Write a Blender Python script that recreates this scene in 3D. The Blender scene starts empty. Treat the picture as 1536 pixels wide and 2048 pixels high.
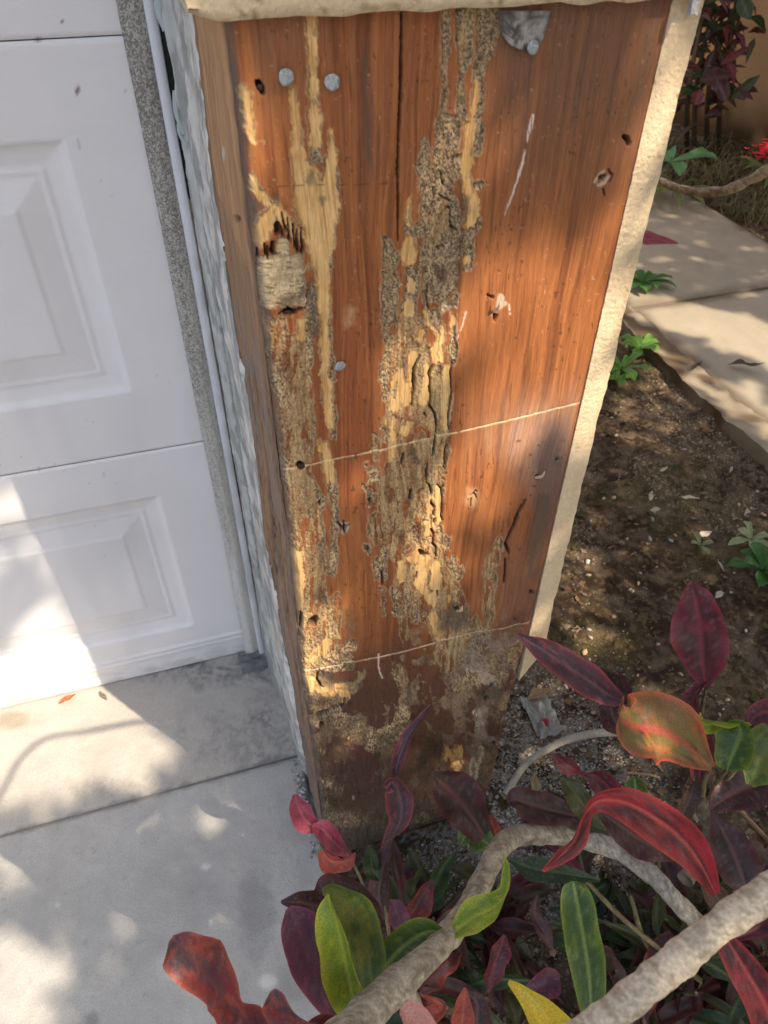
import bpy, math, random
import numpy as np
from mathutils import Vector, Matrix
random.seed(7)
rng = np.random.default_rng(11)
S = bpy.context.scene
COL = S.collection

# ------------------------------------------------------------------ camera
FPX = 1480.34                       # focal length in photo pixels (2048 high)
CAM_POS = np.array([-0.0584, -0.4920, 1.2286])
PITCH, YAW, ROLL = 0.7476, 0.3033, 0.0092
_h = np.array([math.sin(YAW), math.cos(YAW), 0.0])
_r = np.array([math.cos(YAW), -math.sin(YAW), 0.0])
_u = np.array([0, 0, 1.0])
FW = _h*math.cos(PITCH) - _u*math.sin(PITCH)
_v = _h*math.sin(PITCH) + _u*math.cos(PITCH)
RT = _r*math.cos(ROLL) + _v*math.sin(ROLL)
UP = -_r*math.sin(ROLL) + _v*math.cos(ROLL)
cam = bpy.data.cameras.new('camera')
cam.sensor_fit = 'VERTICAL'; cam.sensor_height = 9.8; cam.sensor_width = 7.35
cam.lens = FPX/2048*9.8
cam.clip_start = 0.02; cam.clip_end = 500
cam.dof.use_dof = True; cam.dof.focus_distance = 0.78; cam.dof.aperture_fstop = 3.6
camo = bpy.data.objects.new('camera', cam); COL.objects.link(camo)
M = Matrix.Identity(4)
for i in range(3):
    M[i][0] = RT[i]; M[i][1] = UP[i]; M[i][2] = -FW[i]; M[i][3] = CAM_POS[i]
camo.matrix_world = M
S.camera = camo

# ------------------------------------------------------------------ light
SUN_E = math.radians(47)
_sh = np.array([0.60, -0.80])       # horizontal direction towards the sun
SUN = np.array([_sh[0]*math.cos(SUN_E), _sh[1]*math.cos(SUN_E), math.sin(SUN_E)])
SKY_STRENGTH, SUN_STRENGTH, EXPOSURE = 0.15, 2.8, 1.42
w = bpy.data.worlds.new('World'); S.world = w; w.use_nodes = True
nt = w.node_tree
sky = nt.nodes.new('ShaderNodeTexSky'); sky.sky_type = 'NISHITA'; sky.sun_disc = False
sky.sun_elevation = SUN_E
sky.sun_rotation = math.atan2(SUN[0], SUN[1])
sky.air_density = 1.0; sky.dust_density = 5.0; sky.ozone_density = 0.3
bg = nt.nodes['Background']; bg.inputs[1].default_value = SKY_STRENGTH
nt.links.new(sky.outputs[0], bg.inputs[0])
sl = bpy.data.lights.new('sun', 'SUN'); sl.energy = SUN_STRENGTH; sl.angle = math.radians(0.5)
sl.color = (1.0, 0.85, 0.66)
so = bpy.data.objects.new('sun', sl); COL.objects.link(so)
so.rotation_euler = Vector(SUN).to_track_quat('Z', 'Y').to_euler()
S.view_settings.view_transform = 'Standard'; S.view_settings.look = 'None'
S.view_settings.exposure = EXPOSURE; S.view_settings.gamma = 1.0
S.view_settings.use_curve_mapping = False
S.render.resolution_x = 768; S.render.resolution_y = 1024

# ------------------------------------------------------------------ helpers
def ray(px, py):
    return FW*FPX + RT*(px-768) - UP*(py-1024)
def on_plane(px, py, n, c):
    r = ray(px, py); n = np.array(n, float)
    return CAM_POS + r*((c - CAM_POS@n)/(r@n))
def ground(px, py, z=0.0): return on_plane(px, py, (0, 0, 1), z)
def wall(px, py, y=0.0): return on_plane(px, py, (0, 1, 0), y)
def at(px, py, depth): return CAM_POS + ray(px, py)*(depth/FPX)
def to_photo(P):
    d = P - CAM_POS; z = d@FW
    return 768+FPX*(d@RT)/z, 1024-FPX*(d@UP)/z

_lat = np.random.default_rng(5).random((64, 256, 256)).astype(np.float32)
def vn(x, y, seed=0):
    L = _lat[seed % 64]
    xi = np.floor(x).astype(int); yi = np.floor(y).astype(int)
    fx = x-xi; fy = y-yi; fx = fx*fx*(3-2*fx); fy = fy*fy*(3-2*fy)
    a = L[xi & 255, yi & 255]; b = L[(xi+1) & 255, yi & 255]
    c = L[xi & 255, (yi+1) & 255]; d = L[(xi+1) & 255, (yi+1) & 255]
    return (a*(1-fx)+b*fx)*(1-fy) + (c*(1-fx)+d*fx)*fy
def fbm(x, y, seed=0, o=4):
    s = 0; a = 1; t = 0
    for i in range(o):
        s = s + a*vn(x*2**i+17.3*i, y*2**i+5.1*i, seed+i); t += a; a *= .55
    return s/t
def vn3(x, y, z, seed=0):
    zi = np.floor(z).astype(int); fz = z-zi; fz = fz*fz*(3-2*fz)
    xi = np.floor(x).astype(int); yi = np.floor(y).astype(int)
    fx = x-xi; fy = y-yi; fx = fx*fx*(3-2*fx); fy = fy*fy*(3-2*fy)
    def lay(k):
        k = (k + seed) & 63
        a = _lat[k, xi & 255, yi & 255]; b = _lat[k, (xi+1) & 255, yi & 255]
        c = _lat[k, xi & 255, (yi+1) & 255]; d = _lat[k, (xi+1) & 255, (yi+1) & 255]
        return (a*(1-fx)+b*fx)*(1-fy) + (c*(1-fx)+d*fx)*fy
    return lay(zi)*(1-fz) + lay(zi+1)*fz
def ss(a, b, x):
    t = np.clip((x-a)/(b-a), 0, 1); return t*t*(3-2*t)
def mix(a, b, t):
    t = np.asarray(t)[..., None]; return np.asarray(a)*(1-t) + np.asarray(b)*t
def srgb(r, g, b):
    v = np.array([r, g, b])/255.0
    return np.where(v <= .04045, v/12.92, ((v+.055)/1.055)**2.4)

def make_mesh(name, V, F, col=None, mat=None, smooth=True):
    V = np.asarray(V, np.float32); F = np.asarray(F, np.int32)
    me = bpy.data.meshes.new(name)
    n = F.shape[1]
    me.vertices.add(len(V)); me.vertices.foreach_set('co', V.ravel())
    me.loops.add(F.size); me.loops.foreach_set('vertex_index', F.ravel())
    me.polygons.add(len(F)); me.polygons.foreach_set('loop_start', np.arange(0, F.size, n, dtype=np.int32))
    me.polygons.foreach_set('loop_total', np.full(len(F), n, np.int32))
    me.update(calc_edges=True)
    if smooth: me.polygons.foreach_set('use_smooth', np.ones(len(F), bool))
    if col is not None:
        c = np.ones((len(V), 4), np.float32); c[:, :3] = np.clip(col, 0.002, .95)
        a = me.color_attributes.new('Col', 'FLOAT_COLOR', 'POINT'); a.data.foreach_set('color', c.ravel())
    if mat: me.materials.append(mat)
    return me
def link(name, me, parent=None):
    o = bpy.data.objects.new(name, me); COL.objects.link(o)
    if parent is not None: o.parent = parent; o.matrix_parent_inverse = parent.matrix_world.inverted()
    return o
def tag(o, label=None, cat=None, group=None, kind=None):
    if label: o['label'] = label
    if cat: o['category'] = cat
    if group: o['group'] = group
    if kind: o['kind'] = kind
    return o
def thing(name, label, cat, loc=(0, 0, 0), group=None):
    o = bpy.data.objects.new(name, None); COL.objects.link(o); o.location = loc
    o.empty_display_size = .02
    o.matrix_world = Matrix.Translation(Vector([float(q) for q in loc]))
    return tag(o, label, cat, group)
def grid_faces(nu, nv):
    i = np.arange(nu-1)[:, None]*nv + np.arange(nv-1)[None, :]
    i = i.ravel()
    return np.stack([i, i+nv, i+nv+1, i+1], 1)
class MB:                                    # small quad collector
    def __init__(s): s.v = []; s.f = []; s.c = []; s.n = 0
    def add(s, V, F, c=None):
        V = np.asarray(V, float).reshape(-1, 3); F = np.asarray(F, int)
        s.v.append(V); s.f.append(F+s.n); s.n += len(V)
        if c is not None:
            c = np.asarray(c, float); s.c.append(np.broadcast_to(c, (len(V), 3)))
    def build(s, name, mat, parent=None, smooth=True):
        return link(name, make_mesh(name, np.concatenate(s.v), np.concatenate(s.f),
                    np.concatenate(s.c) if s.c else None, mat, smooth), parent)
def box_vf(x0, x1, y0, y1, z0, z1):
    V = [(x, y, z) for x in (x0, x1) for y in (y0, y1) for z in (z0, z1)]
    F = [(0, 1, 3, 2), (4, 6, 7, 5), (0, 4, 5, 1), (2, 3, 7, 6), (0, 2, 6, 4), (1, 5, 7, 3)]
    return V, F
def rough_box(x0, x1, y0, y1, z0, z1, step, amp, freq=60, seed=3, faces='xXyYzZ', colf=None, warp=None):
    lo = np.array([x0, y0, z0]); hi = np.array([x1, y1, z1]); m = MB()
    for ch in faces:
        ax = 'xyz'.index(ch.lower()); u, v = [k for k in range(3) if k != ax]
        nu = max(2, int((hi[u]-lo[u])/step)+1); nv = max(2, int((hi[v]-lo[v])/step)+1)
        U, Vv = np.meshgrid(np.linspace(lo[u], hi[u], nu), np.linspace(lo[v], hi[v], nv), indexing='ij')
        P = np.zeros((nu*nv, 3)); P[:, u] = U.ravel(); P[:, v] = Vv.ravel()
        P[:, ax] = hi[ax] if ch.isupper() else lo[ax]
        # rounded, uneven edges: pull in near box edges
        Q = P.copy()
        for k in range(3):
            n = vn3(P[:, 0]*freq, P[:, 1]*freq, P[:, 2]*freq, seed+k*7)-.5
            n2 = vn3(P[:, 0]*freq*4, P[:, 1]*freq*4, P[:, 2]*freq*4, seed+k*5+2)-.5
            n3 = vn3(P[:, 0]*freq*.2, P[:, 1]*freq*.2, P[:, 2]*freq*.2, seed+k*5+9)-.5
            Q[:, k] += amp*(n*1.2+n2*.6+n3*1.6)
        if warp is not None: Q = warp(Q, P)
        f = grid_faces(nu, nv)
        flip = (ax == 1) != ch.isupper()
        if flip: f = f[:, ::-1]
        c = colf(P) if colf is not None else None
        m.add(Q, f, c)
    return m
def catmull(P, n):
    P = np.asarray(P, float); k = len(P)
    if k == 2:
        t = np.linspace(0, 1, n)[:, None]; return P[0]*(1-t)+P[1]*t
    Q = np.vstack([2*P[0]-P[1], P, 2*P[-1]-P[-2]])
    t = np.linspace(0, k-1-1e-6, n); i = t.astype(int); f = (t-i)[:, None]
    a, b, c, d = Q[i], Q[i+1], Q[i+2], Q[i+3]
    return .5*((2*b)+(-a+c)*f+(2*a-5*b+4*c-d)*f*f+(-a+3*b-3*c+d)*f**3)
def tube_vf(C, R, seg=10, lump=0.0, seed=1, closed=True):
    C = np.asarray(C, float); n = len(C); R = np.broadcast_to(R, (n,)).astype(float)
    T = np.gradient(C, axis=0); T /= np.linalg.norm(T, axis=1)[:, None]+1e-9
    a = np.array([.3, .2, 1.0]); N = np.cross(T, a); N /= np.linalg.norm(N, axis=1)[:, None]+1e-9
    B = np.cross(T, N)
    th = np.linspace(0, 2*np.pi, seg, endpoint=False)
    V = []
    for j, t in enumerate(th):
        rr = R*(1+lump*(2*vn(np.arange(n)*.22+j*1.3, np.full(n, j*1.7), seed)-1))
        V.append(C + (N*math.cos(t)+B*math.sin(t))*rr[:, None])
    V = np.stack(V, 1).reshape(-1, 3)
    i = np.arange(n-1)[:, None]*seg; j = np.arange(seg)[None, :]; j2 = (j+1) % seg
    F = np.stack([(i+j).ravel(), (i+seg+j).ravel(), (i+seg+j2).ravel(), (i+j2).ravel()], 1)
    if closed:
        V = np.vstack([V, C[0], C[-1]])
        a0, a1 = n*seg, n*seg+1; L = (n-1)*seg
        caps = [(a0, q, (q+1) % seg, a0) for q in range(seg)] + [(a1, L+(q+1) % seg, L+q, a1) for q in range(seg)]
        # degenerate quads avoided: pair up triangles
        F = np.vstack([F, [(a0, (q+2) % seg, (q+1) % seg, q) for q in range(0, seg, 2)],
                       [(a1, L+q, L+(q+1) % seg, L+(q+2) % seg) for q in range(0, seg, 2)]])
    return V, F

# ------------------------------------------------------------------ materials
def nodes(name):
    m = bpy.data.materials.new(name); m.use_nodes = True
    t = m.node_tree; return m, t, t.nodes['Principled BSDF'], t.nodes.new, t.links.new
def mat_vc(name, rough=.8, spec=.3, grain=(200, 200, 200), gamt=.25, bump=.2, bdist=.001, bscale=None, trans=0, detail=4, roughvar=0, coord='Object'):
    m, t, b, N, L = nodes(name)
    vc = N('ShaderNodeVertexColor'); vc.layer_name = 'Col'
    tc = N('ShaderNodeTexCoord'); mp = N('ShaderNodeMapping'); L(tc.outputs[coord], mp.inputs[0])
    mp.inputs['Scale'].default_value = grain
    nz = N('ShaderNodeTexNoise'); nz.inputs['Scale'].default_value = 1; nz.inputs['Detail'].default_value = detail
    L(mp.outputs[0], nz.inputs[0])
    mr = N('ShaderNodeMapRange'); mr.inputs[1].default_value = .25; mr.inputs[2].default_value = .75
    mr.inputs[3].default_value = 1-gamt; mr.inputs[4].default_value = 1+gamt; L(nz.outputs[0], mr.inputs[0])
    mx = N('ShaderNodeVectorMath'); mx.operation = 'SCALE'
    L(vc.outputs[0], mx.inputs[0]); L(mr.outputs[0], mx.inputs['Scale'])
    L(mx.outputs[0], b.inputs['Base Color'])
    b.inputs['Roughness'].default_value = rough; b.inputs['Specular IOR Level'].default_value = spec
    if roughvar:
        r2 = N('ShaderNodeMapRange'); r2.inputs[3].default_value = rough-roughvar; r2.inputs[4].default_value = rough+roughvar
        L(nz.outputs[0], r2.inputs[0]); L(r2.outputs[0], b.inputs['Roughness'])
    bp = N('ShaderNodeBump'); bp.inputs['Strength'].default_value = bump; bp.inputs['Distance'].default_value = bdist
    if bscale:
        mp2 = N('ShaderNodeMapping'); L(tc.outputs[coord], mp2.inputs[0]); mp2.inputs['Scale'].default_value = bscale
        n2 = N('ShaderNodeTexNoise'); n2.inputs['Scale'].default_value = 1; n2.inputs['Detail'].default_value = 5
        L(mp2.outputs[0], n2.inputs[0]); L(n2.outputs[0], bp.inputs['Height'])
    else: L(nz.outputs[0], bp.inputs['Height'])
    L(bp.outputs[0], b.inputs['Normal'])
    if trans:
        tr = N('ShaderNodeBsdfTranslucent'); ms = N('ShaderNodeMixShader'); ms.inputs[0].default_value = trans
        g = N('ShaderNodeGamma'); g.inputs[1].default_value = .75; L(mx.outputs[0], g.inputs[0]); L(g.outputs[0], tr.inputs[0])
        L(b.outputs[0], ms.inputs[1]); L(tr.outputs[0], ms.inputs[2])
        L(ms.outputs[0], t.nodes['Material Output'].inputs[0])
    return m
def mat_n(name, c1, c2, scale=20, rough=.8, bump=.2, bdist=.002, metal=0, spec=.3, stretch=(1, 1, 1), detail=6, lo=.35, hi=.65, bs=None):
    m, t, b, N, L = nodes(name)
    tc = N('ShaderNodeTexCoord'); mp = N('ShaderNodeMapping'); L(tc.outputs['Object'], mp.inputs[0]); mp.inputs['Scale'].default_value = stretch
    nz = N('ShaderNodeTexNoise'); nz.inputs['Scale'].default_value = scale; nz.inputs['Detail'].default_value = detail
    L(mp.outputs[0], nz.inputs[0])
    cr = N('ShaderNodeValToRGB'); cr.color_ramp.elements[0].position = lo; cr.color_ramp.elements[1].position = hi
    cr.color_ramp.elements[0].color = (*c1, 1); cr.color_ramp.elements[1].color = (*c2, 1)
    L(nz.outputs[0], cr.inputs[0]); L(cr.outputs[0], b.inputs['Base Color'])
    b.inputs['Roughness'].default_value = rough; b.inputs['Metallic'].default_value = metal; b.inputs['Specular IOR Level'].default_value = spec
    bp = N('ShaderNodeBump'); bp.inputs['Strength'].default_value = bump; bp.inputs['Distance'].default_value = bdist
    if bs:
        n2 = N('ShaderNodeTexNoise'); n2.inputs['Scale'].default_value = bs; n2.inputs['Detail'].default_value = 4
        L(mp.outputs[0], n2.inputs[0]); L(n2.outputs[0], bp.inputs['Height'])
    else: L(nz.outputs[0], bp.inputs['Height'])
    L(bp.outputs[0], b.inputs['Normal'])
    return m

MW = mat_vc('weathered_timber', rough=.62, spec=.35, grain=(1900, 1900, 90), gamt=.24, bump=.4, bdist=.0008, roughvar=.12)
MSIDE = mat_vc('timber_edge', rough=.85, spec=.2, grain=(900, 900, 30), gamt=.22, bump=.5, bdist=.001)
MSTUC = mat_vc('cream_stucco', rough=.9, spec=.2, grain=(260, 260, 260), gamt=.09, bump=.8, bdist=.0022, bscale=(300, 300, 300))
MJAMB = mat_vc('flaked_render', rough=.9, spec=.2, grain=(300, 300, 90), gamt=.10, bump=.4, bdist=.0014)
MDOOR = mat_vc('door_paint', rough=.42, spec=.4, grain=(9, 9, 9), gamt=.03, bump=.28, bdist=.0012, bscale=(38, 60, 420))
MCONC = mat_vc('concrete', rough=.88, spec=.2, grain=(650, 650, 650), gamt=.17, bump=.45, bdist=.0016, bscale=(330, 330, 330))
MSOIL = mat_vc('soil', rough=.95, spec=.1, grain=(320, 320, 320), gamt=.45, bump=.8, bdist=.003)
MLEAF = mat_vc('croton_leaf', rough=.42, spec=.42, grain=(700, 700, 700), gamt=.38, bump=.25, bdist=.0006, trans=.34, roughvar=.08)
MWEED = mat_vc('green_leaf', rough=.45, spec=.4, grain=(150, 150, 150), gamt=.12, bump=.2, bdist=.0005, trans=.35)
MBARK = mat_vc('bark', rough=.85, spec=.2, grain=(420, 420, 420), gamt=.30, bump=.55, bdist=.0010, bscale=(420, 420, 260))
MSTONE = mat_vc('stone', rough=.9, spec=.2, grain=(500, 500, 500), gamt=.2, bump=.3, bdist=.0006)
MNAIL = mat_n('galvanised_steel', (.26, .29, .30), (.50, .53, .54), scale=600, rough=.6, bump=.5, bdist=.0004, metal=.25, spec=.5)
MRUST = mat_n('dark_rusted_steel', (.02, .014, .012), (.07, .045, .035), scale=500, rough=.8, bump=.4, bdist=.0004, metal=.3)
MTRIM = mat_n('painted_metal_trim', (.55, .57, .62), (.68, .70, .74), scale=40, rough=.5, bump=.1, bdist=.0006, lo=.3, hi=.7)

# ------------------------------------------------------------------ driveway and ground
DY = 0.454                            # plane of the garage door
X0, X1, Y0, Y1 = -1.0, 0.0, -0.62, 0.448
xs = np.concatenate([np.linspace(X0, X1, 250)]); ys = np.linspace(Y0, 0.196, 200)
def photo_xy(X, Y, Z):
    P = np.stack([X, Y, Z], -1); d = P-CAM_POS; z = d@FW
    z = np.where(z < .05, .05, z)
    return 768+FPX*(d@RT)/z, 1024-FPX*(d@UP)/z
def blot(PX, PY, x, y, rx, ry, seed=0, k=.5):
    d = np.sqrt(((PX-x)/rx)**2+((PY-y)/ry)**2) + k*(fbm(PX/30, PY/30, seed)-.5)*2
    return 1-ss(.35, 1.1, d)
def slab(name, ya, yb, base, ny, seed):
    X, Y = np.meshgrid(np.linspace(X0, X1+.012, 300), np.linspace(ya, yb, ny), indexing='ij')
    n = fbm(X*14, Y*14, seed); n2 = fbm(X*70, Y*70, seed+4); n3 = vn(X*420, Y*420, seed+9)
    Z = -.001*np.ones_like(X)+.0028*(n-.5)+.0012*(n2-.5)+.0007*(n3-.5)
    edge = np.minimum(Y-ya, yb-Y); Z -= .0022*(1-ss(0, .006, edge+.003*(n2-.5)))
    redge = X1+.012-X; Z -= .012*(1-ss(0, .012, redge+.012*(n2-.5)))
    PX, PY = photo_xy(X, Y, Z)
    c = np.array(base)*np.ones(X.shape+(3,))
    c *= (.86+.28*n)[..., None]; c *= (.93+.14*n2)[..., None]
    pit = ss(.80, .9, vn(X*130+4*n2, Y*140, seed+12)*.7+.3*n2); c = mix(c, np.array(base)*.45, pit*.3)
    return X, Y, Z, PX, PY, c
X, Y, Z, PX, PY, c = slab('a', .2035, DY+.15, (.43, .40, .355), 130, 20)
dark = np.array([.12, .125, .12])
mott = ss(.42, .62, fbm(PX/7, PY/6, 31, 3))
for (x, y, rx, ry, a) in [(420, 1345, 170, 38, .8), (480, 1480, 130, 75, .55), (560, 1480, 60, 90, .5), (240, 1575, 180, 30, .35), (350, 1330, 90, 16, .8), (520, 1400, 60, 60, .4)]:
    c = mix(c, dark, blot(PX, PY, x, y, rx, ry, 33)*a*.72*(.35+.65*mott))
c = mix(c, (.12, .12, .11), (1-ss(.0, .010, Y-.202+.016*(fbm(X*60, Y*20, 3)-.5)))*.55)
c = mix(c, (.22, .17, .09), blot(PX, PY, 20, 1440, 60, 22, 41)*.5)
Z += .004*(fbm(PX/9, PY/9, 44)-.5)*blot(PX, PY, 470, 1340, 150, 40, 33)*2
tag(link('garage_threshold', make_mesh('garage_threshold', np.stack([X, Y, Z], -1).reshape(-1, 3), grid_faces(*X.shape), c.reshape(-1, 3), MCONC)), kind='structure')
X, Y, Z, PX, PY, c = slab('b', Y0, .1995, (.42, .41, .38), 220, 21)
for (x, y, rx, ry, a) in [(512, 1830, 45, 120, .38), (590, 1970, 50, 50, .25), (400, 1800, 60, 70, .12), (185, 2040, 20, 20, .5), (170, 1885, 8, 8, .3), (600, 1600, 60, 150, .18)]:
    c = mix(c, dark*1.1, blot(PX, PY, x, y, rx, ry, 35, .4)*a)
spk = ss(.88, .94, vn(X*150+3*vn(X*90, Y*90, 2), Y*170, 50)); c = mix(c, (.20, .20, .20), spk*.35*(vn(X*31, Y*31, 6) > .6))
for (x, y, rx, ry) in [(412, 1733, 14, 8), (422, 1843, 8, 12), (535, 1963, 22, 18), (115, 1810, 6, 6)]:
    c = mix(c, (.72, .70, .64), blot(PX, PY, x, y, rx, ry, 36, .3)*.6)
em = (1-ss(0, .02, .012-X+.02*(fbm(X*40, Y*40, 8)-.3)))
c = mix(c, (.50, .50, .48), em*.5)
c = mix(c, (.09, .09, .085), blot(PX, PY, 610, 1590, 22, 60, 38, .5)*.6)
c = mix(c, (.14, .14, .13), (1-ss(.0, .006, .1995-Y+.008*(fbm(X*60, Y*20, 3)-.5)))*.45)
tag(link('driveway', make_mesh('driveway', np.stack([X, Y, Z], -1).reshape(-1, 3), grid_faces(*X.shape), c.reshape(-1, 3), MCONC)), kind='structure')
# joint filler, slab sides and the rest of the driveway beyond the view
m = MB(); m.add(*box_vf(X0, .006, .196, .209, -.08, -.0035), c=(.27, .26, .24))
m.add(*box_vf(X0, .004, Y0, .192, -.10, -.016), c=(.2, .2, .19))
tag(m.build('slab_joint', MCONC, smooth=False), kind='structure')
m = MB(); m.add(*box_vf(-4, X0, -6, .6, -.1, -.001), c=(.36, .375, .37)); m.add(*box_vf(X0+.0005, .012, -6, Y0, -.1, -.002), c=(.36, .375, .37))
tag(m.build('driveway_apron', MCONC, smooth=False), kind='structure')

def soil_height(X, Y):
    n = fbm(X*3.1, Y*3.1, 24); n2 = fbm(X*16, Y*16, 26); n3 = fbm(X*85, Y*85, 28, 3)
    return -.022+.03*(n-.5)+.012*(n2-.5)+.006*(n3-.5)
def soil_patch(name, x0, x1, y0, y1, nx, ny, drop=0):
    X, Y = np.meshgrid(np.linspace(x0, x1, nx), np.linspace(y0, y1, ny), indexing='ij')
    Z = soil_height(X, Y)-drop
    n = fbm(X*5, Y*5, 2); n2 = fbm(X*40, Y*40, 6); n3 = vn(X*260, Y*260, 9); n4 = vn(X*120, Y*120, 14)
    c = mix((.040, .026, .016), (.135, .095, .062), ss(.35, .65, n2*.6+n*.4))
    c = mix(c, (.10, .085, .03), ss(.55, .7, fbm(X*7, Y*7, 40))*.35)          # mossy
    near = 1-ss(.12, .34, np.hypot(X-.33, Y-.04)+.14*(n-.5))
    gr = ss(.45, .6, n3*.5+n2*.5)
    c = mix(c, (.26, .25, .23), near*gr*.85)
    c = mix(c, (.38, .32, .23), ss(.73, .82, n3)*ss(.40, .6, n)*.8)
    c = mix(c, (.16, .11, .065), ss(.70, .76, n4)*.6)
    me = make_mesh(name, np.stack([X, Y, Z], -1).reshape(-1, 3), grid_faces(nx, ny), c.reshape(-1, 3), MSOIL)
    return tag(link(name, me), kind='structure')
soil_patch('planting_bed', .0, 1.42, -.66, 1.9, 430, 760)
soil_patch('planting_bed_far', 2.29, 3.0, -.5, 5.5, 120, 500)
soil_patch('ground', -30, 40, -40, 40, 60, 60, .06)

# ------------------------------------------------------------------ walkway (X 1.40 .. 2.30)
def walk_piece(name, x0, x1, y0, y1, z, base, seed, bend=0.0):
    nx, ny = max(8, int((x1-x0)/.012)), max(8, int((y1-y0)/.012))
    X, Y = np.meshgrid(np.linspace(x0, x1, nx), np.linspace(y0, y1, ny), indexing='ij')
    n = fbm(X*6, Y*6, seed); n2 = fbm(X*45, Y*45, seed+3)
    c = np.array(base)*(.78+.34*n+.14*n2)[..., None]
    edge = np.minimum(np.minimum(X-x0, x1-X), np.minimum(Y-y0, y1-Y))
    c = mix(c, (.10, .07, .04), (1-ss(0, .05, edge+.06*(n-.5)))*.6)
    Zt = z+.004*(n-.5)-.008*(1-ss(0, .02, edge))
    V = np.stack([X, Y, Zt], -1).reshape(-1, 3); m = MB(); m.add(V, grid_faces(nx, ny), c.reshape(-1, 3))
    for (a, b) in (((x0, y0), (x0, y1)), ((x1, y1), (x1, y0)), ((x1, y0), (x0, y0)), ((x0, y1), (x1, y1))):
        m.add([(a[0], a[1], z-.005), (b[0], b[1], z-.005), (b[0], b[1], -.12), (a[0], a[1], -.12)], [(0, 1, 2, 3)], c=np.array(base)*.7)
    return tag(m.build(name, MCONC), kind='structure')
walk_piece('walkway', 1.47, 2.30, -1.0, 1.522, .004, (.36, .31, .235), 52)
walk_piece('walkway', 1.47, 2.30, 1.530, 3.1, .006, (.33, .285, .215), 53)
walk_piece('walkway', 1.47, 2.30, 3.108, 5.4, .006, (.33, .285, .215), 54)
# uneven kerb on the bed side
m = rough_box(1.375, 1.466, -.8, 3.4, -.09, .012, .012, .012, freq=14, seed=9, faces='xXZ',
              colf=lambda P: mix((.13, .09, .055), (.30, .25, .18), ss(.35, .65, vn3(P[:, 0]*25, P[:, 1]*18, P[:, 2]*20, 4))))
tag(m.build('kerb', MCONC), kind='structure')

# ------------------------------------------------------------------ house wall on the right
hw = thing('house_wall', 'orange tan stucco house wall behind the dark shrub, upper right', 'wall', (2.92, 3, 0))
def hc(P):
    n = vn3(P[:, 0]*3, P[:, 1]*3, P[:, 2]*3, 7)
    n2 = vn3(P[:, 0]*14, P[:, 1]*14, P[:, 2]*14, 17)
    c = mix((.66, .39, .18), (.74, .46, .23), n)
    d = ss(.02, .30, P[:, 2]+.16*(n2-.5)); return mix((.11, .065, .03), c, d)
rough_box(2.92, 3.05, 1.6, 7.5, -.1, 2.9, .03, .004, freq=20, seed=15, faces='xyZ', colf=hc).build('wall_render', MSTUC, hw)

# ------------------------------------------------------------------ garage door
gd = thing('garage_door', 'white embossed sectional garage door left of the timber post', 'garage door', (-1.2, DY, 0))
SEC = .533
def prof(d):
    # inward distance from the panel outline -> recess depth
    xp = [-1, 0, .004, .010, .026, .0335, .036, .070, .073, .2]
    fp = [0, 0, .0040, .0062, .0088, .0070, .0086, .0030, .0012, .0012]
    return np.interp(d, xp, fp)
def section(z0, z1, pz0, pz1, ridges=()):
    z0 += .0006; z1 -= .0006
    xs = np.linspace(-.80, -.048, 270); zs = np.linspace(z0, z1, 190)
    X, Z = np.meshgrid(xs, zs, indexing='ij')
    dx = np.minimum(-.138-X, X+.64); dz = np.minimum(pz1-Z, Z-pz0)
    d = np.minimum(dx, dz)
    rec = prof(d)
    for (rz, a) in ridges: rec = rec - a*np.exp(-((Z-rz)/.004)**2)
    e = np.minimum(Z-z0, z1-Z); rec = rec + .0025*(1-ss(0, .0035, e))
    Yv = DY+rec+.0006*(fbm(X*5, Z*9, 61)-.5)
    PX, PY = photo_xy(X, Yv, Z)
    c = np.array([.69, .675, .675])*np.ones(X.shape+(3,))
    c = c*(.97+.06*fbm(X*6, Z*6, 62))[..., None]
    c = mix(c, (.30, .29, .28), ss(.93, .96, vn(X*130, Z*130, 63)*.85+.15*vn(X*9, Z*9, 64))*.45)   # fly specks
    c = mix(c, (.50, .51, .52), (1-ss(.0, .12, Z-.02))*fbm(X*20, Z*20, 65)*.5)
    c = mix(c, (.36, .35, .33), (1-ss(.0, .055, Z-.004))*ss(.45, .7, fbm(X*26, Z*60, 68, 3))*.55)
    c = mix(c, (.52, .52, .53), ss(.55, .75, fbm(X*11, Z*3.5, 69, 3))*.30)
    for (x, y, rx, ry) in [(76, 79, 9, 5), (155, 181, 4, 9), (124, 42, 3, 4), (167, 357, 3, 3), (200, 363, 2, 4)]:
        c = mix(c, (.13, .06, .03), blot(PX, PY, x, y, rx, ry, 66, .6)*.9)
    s = link('door_section', make_mesh('door_section', np.stack([X, Yv, Z], -1).reshape(-1, 3), grid_faces(*X.shape), c.reshape(-1, 3), MDOOR), gd)
    m = MB()
    m.add(*box_vf(-2.5, -.049, DY+.012, DY+.045, z0, z1), c=(.62, .63, .66))
    m.add(*box_vf(-2.5, -.801, DY, DY+.0115, z0, z1), c=(.64, .655, .69))
    m.build('section_core', MDOOR, s, False)
    return s
section(.0, SEC, .117, .444, ridges=((.066, .0035), (.052, .002)))
section(SEC, 2*SEC, .641, .971)
section(2*SEC, 3*SEC, 1.175, 1.50)
section(3*SEC, 4*SEC, 1.71, 2.03)
V, F = tube_vf(catmull([(-2.5, DY+.012, .003), (-1.2, DY+.010, .004), (-.05, DY+.011, .003)], 60), .008, 8, .15)
m = MB(); m.add(V, F, c=(.17, .18, .21)); m.build('bottom_seal', MJAMB, gd)

# ------------------------------------------------------------------ door surround between door and post
ds = thing('door_surround', 'white door surround with mildewed grey seal and flaking render beside the post', 'door frame', (0, .4, 0))
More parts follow.
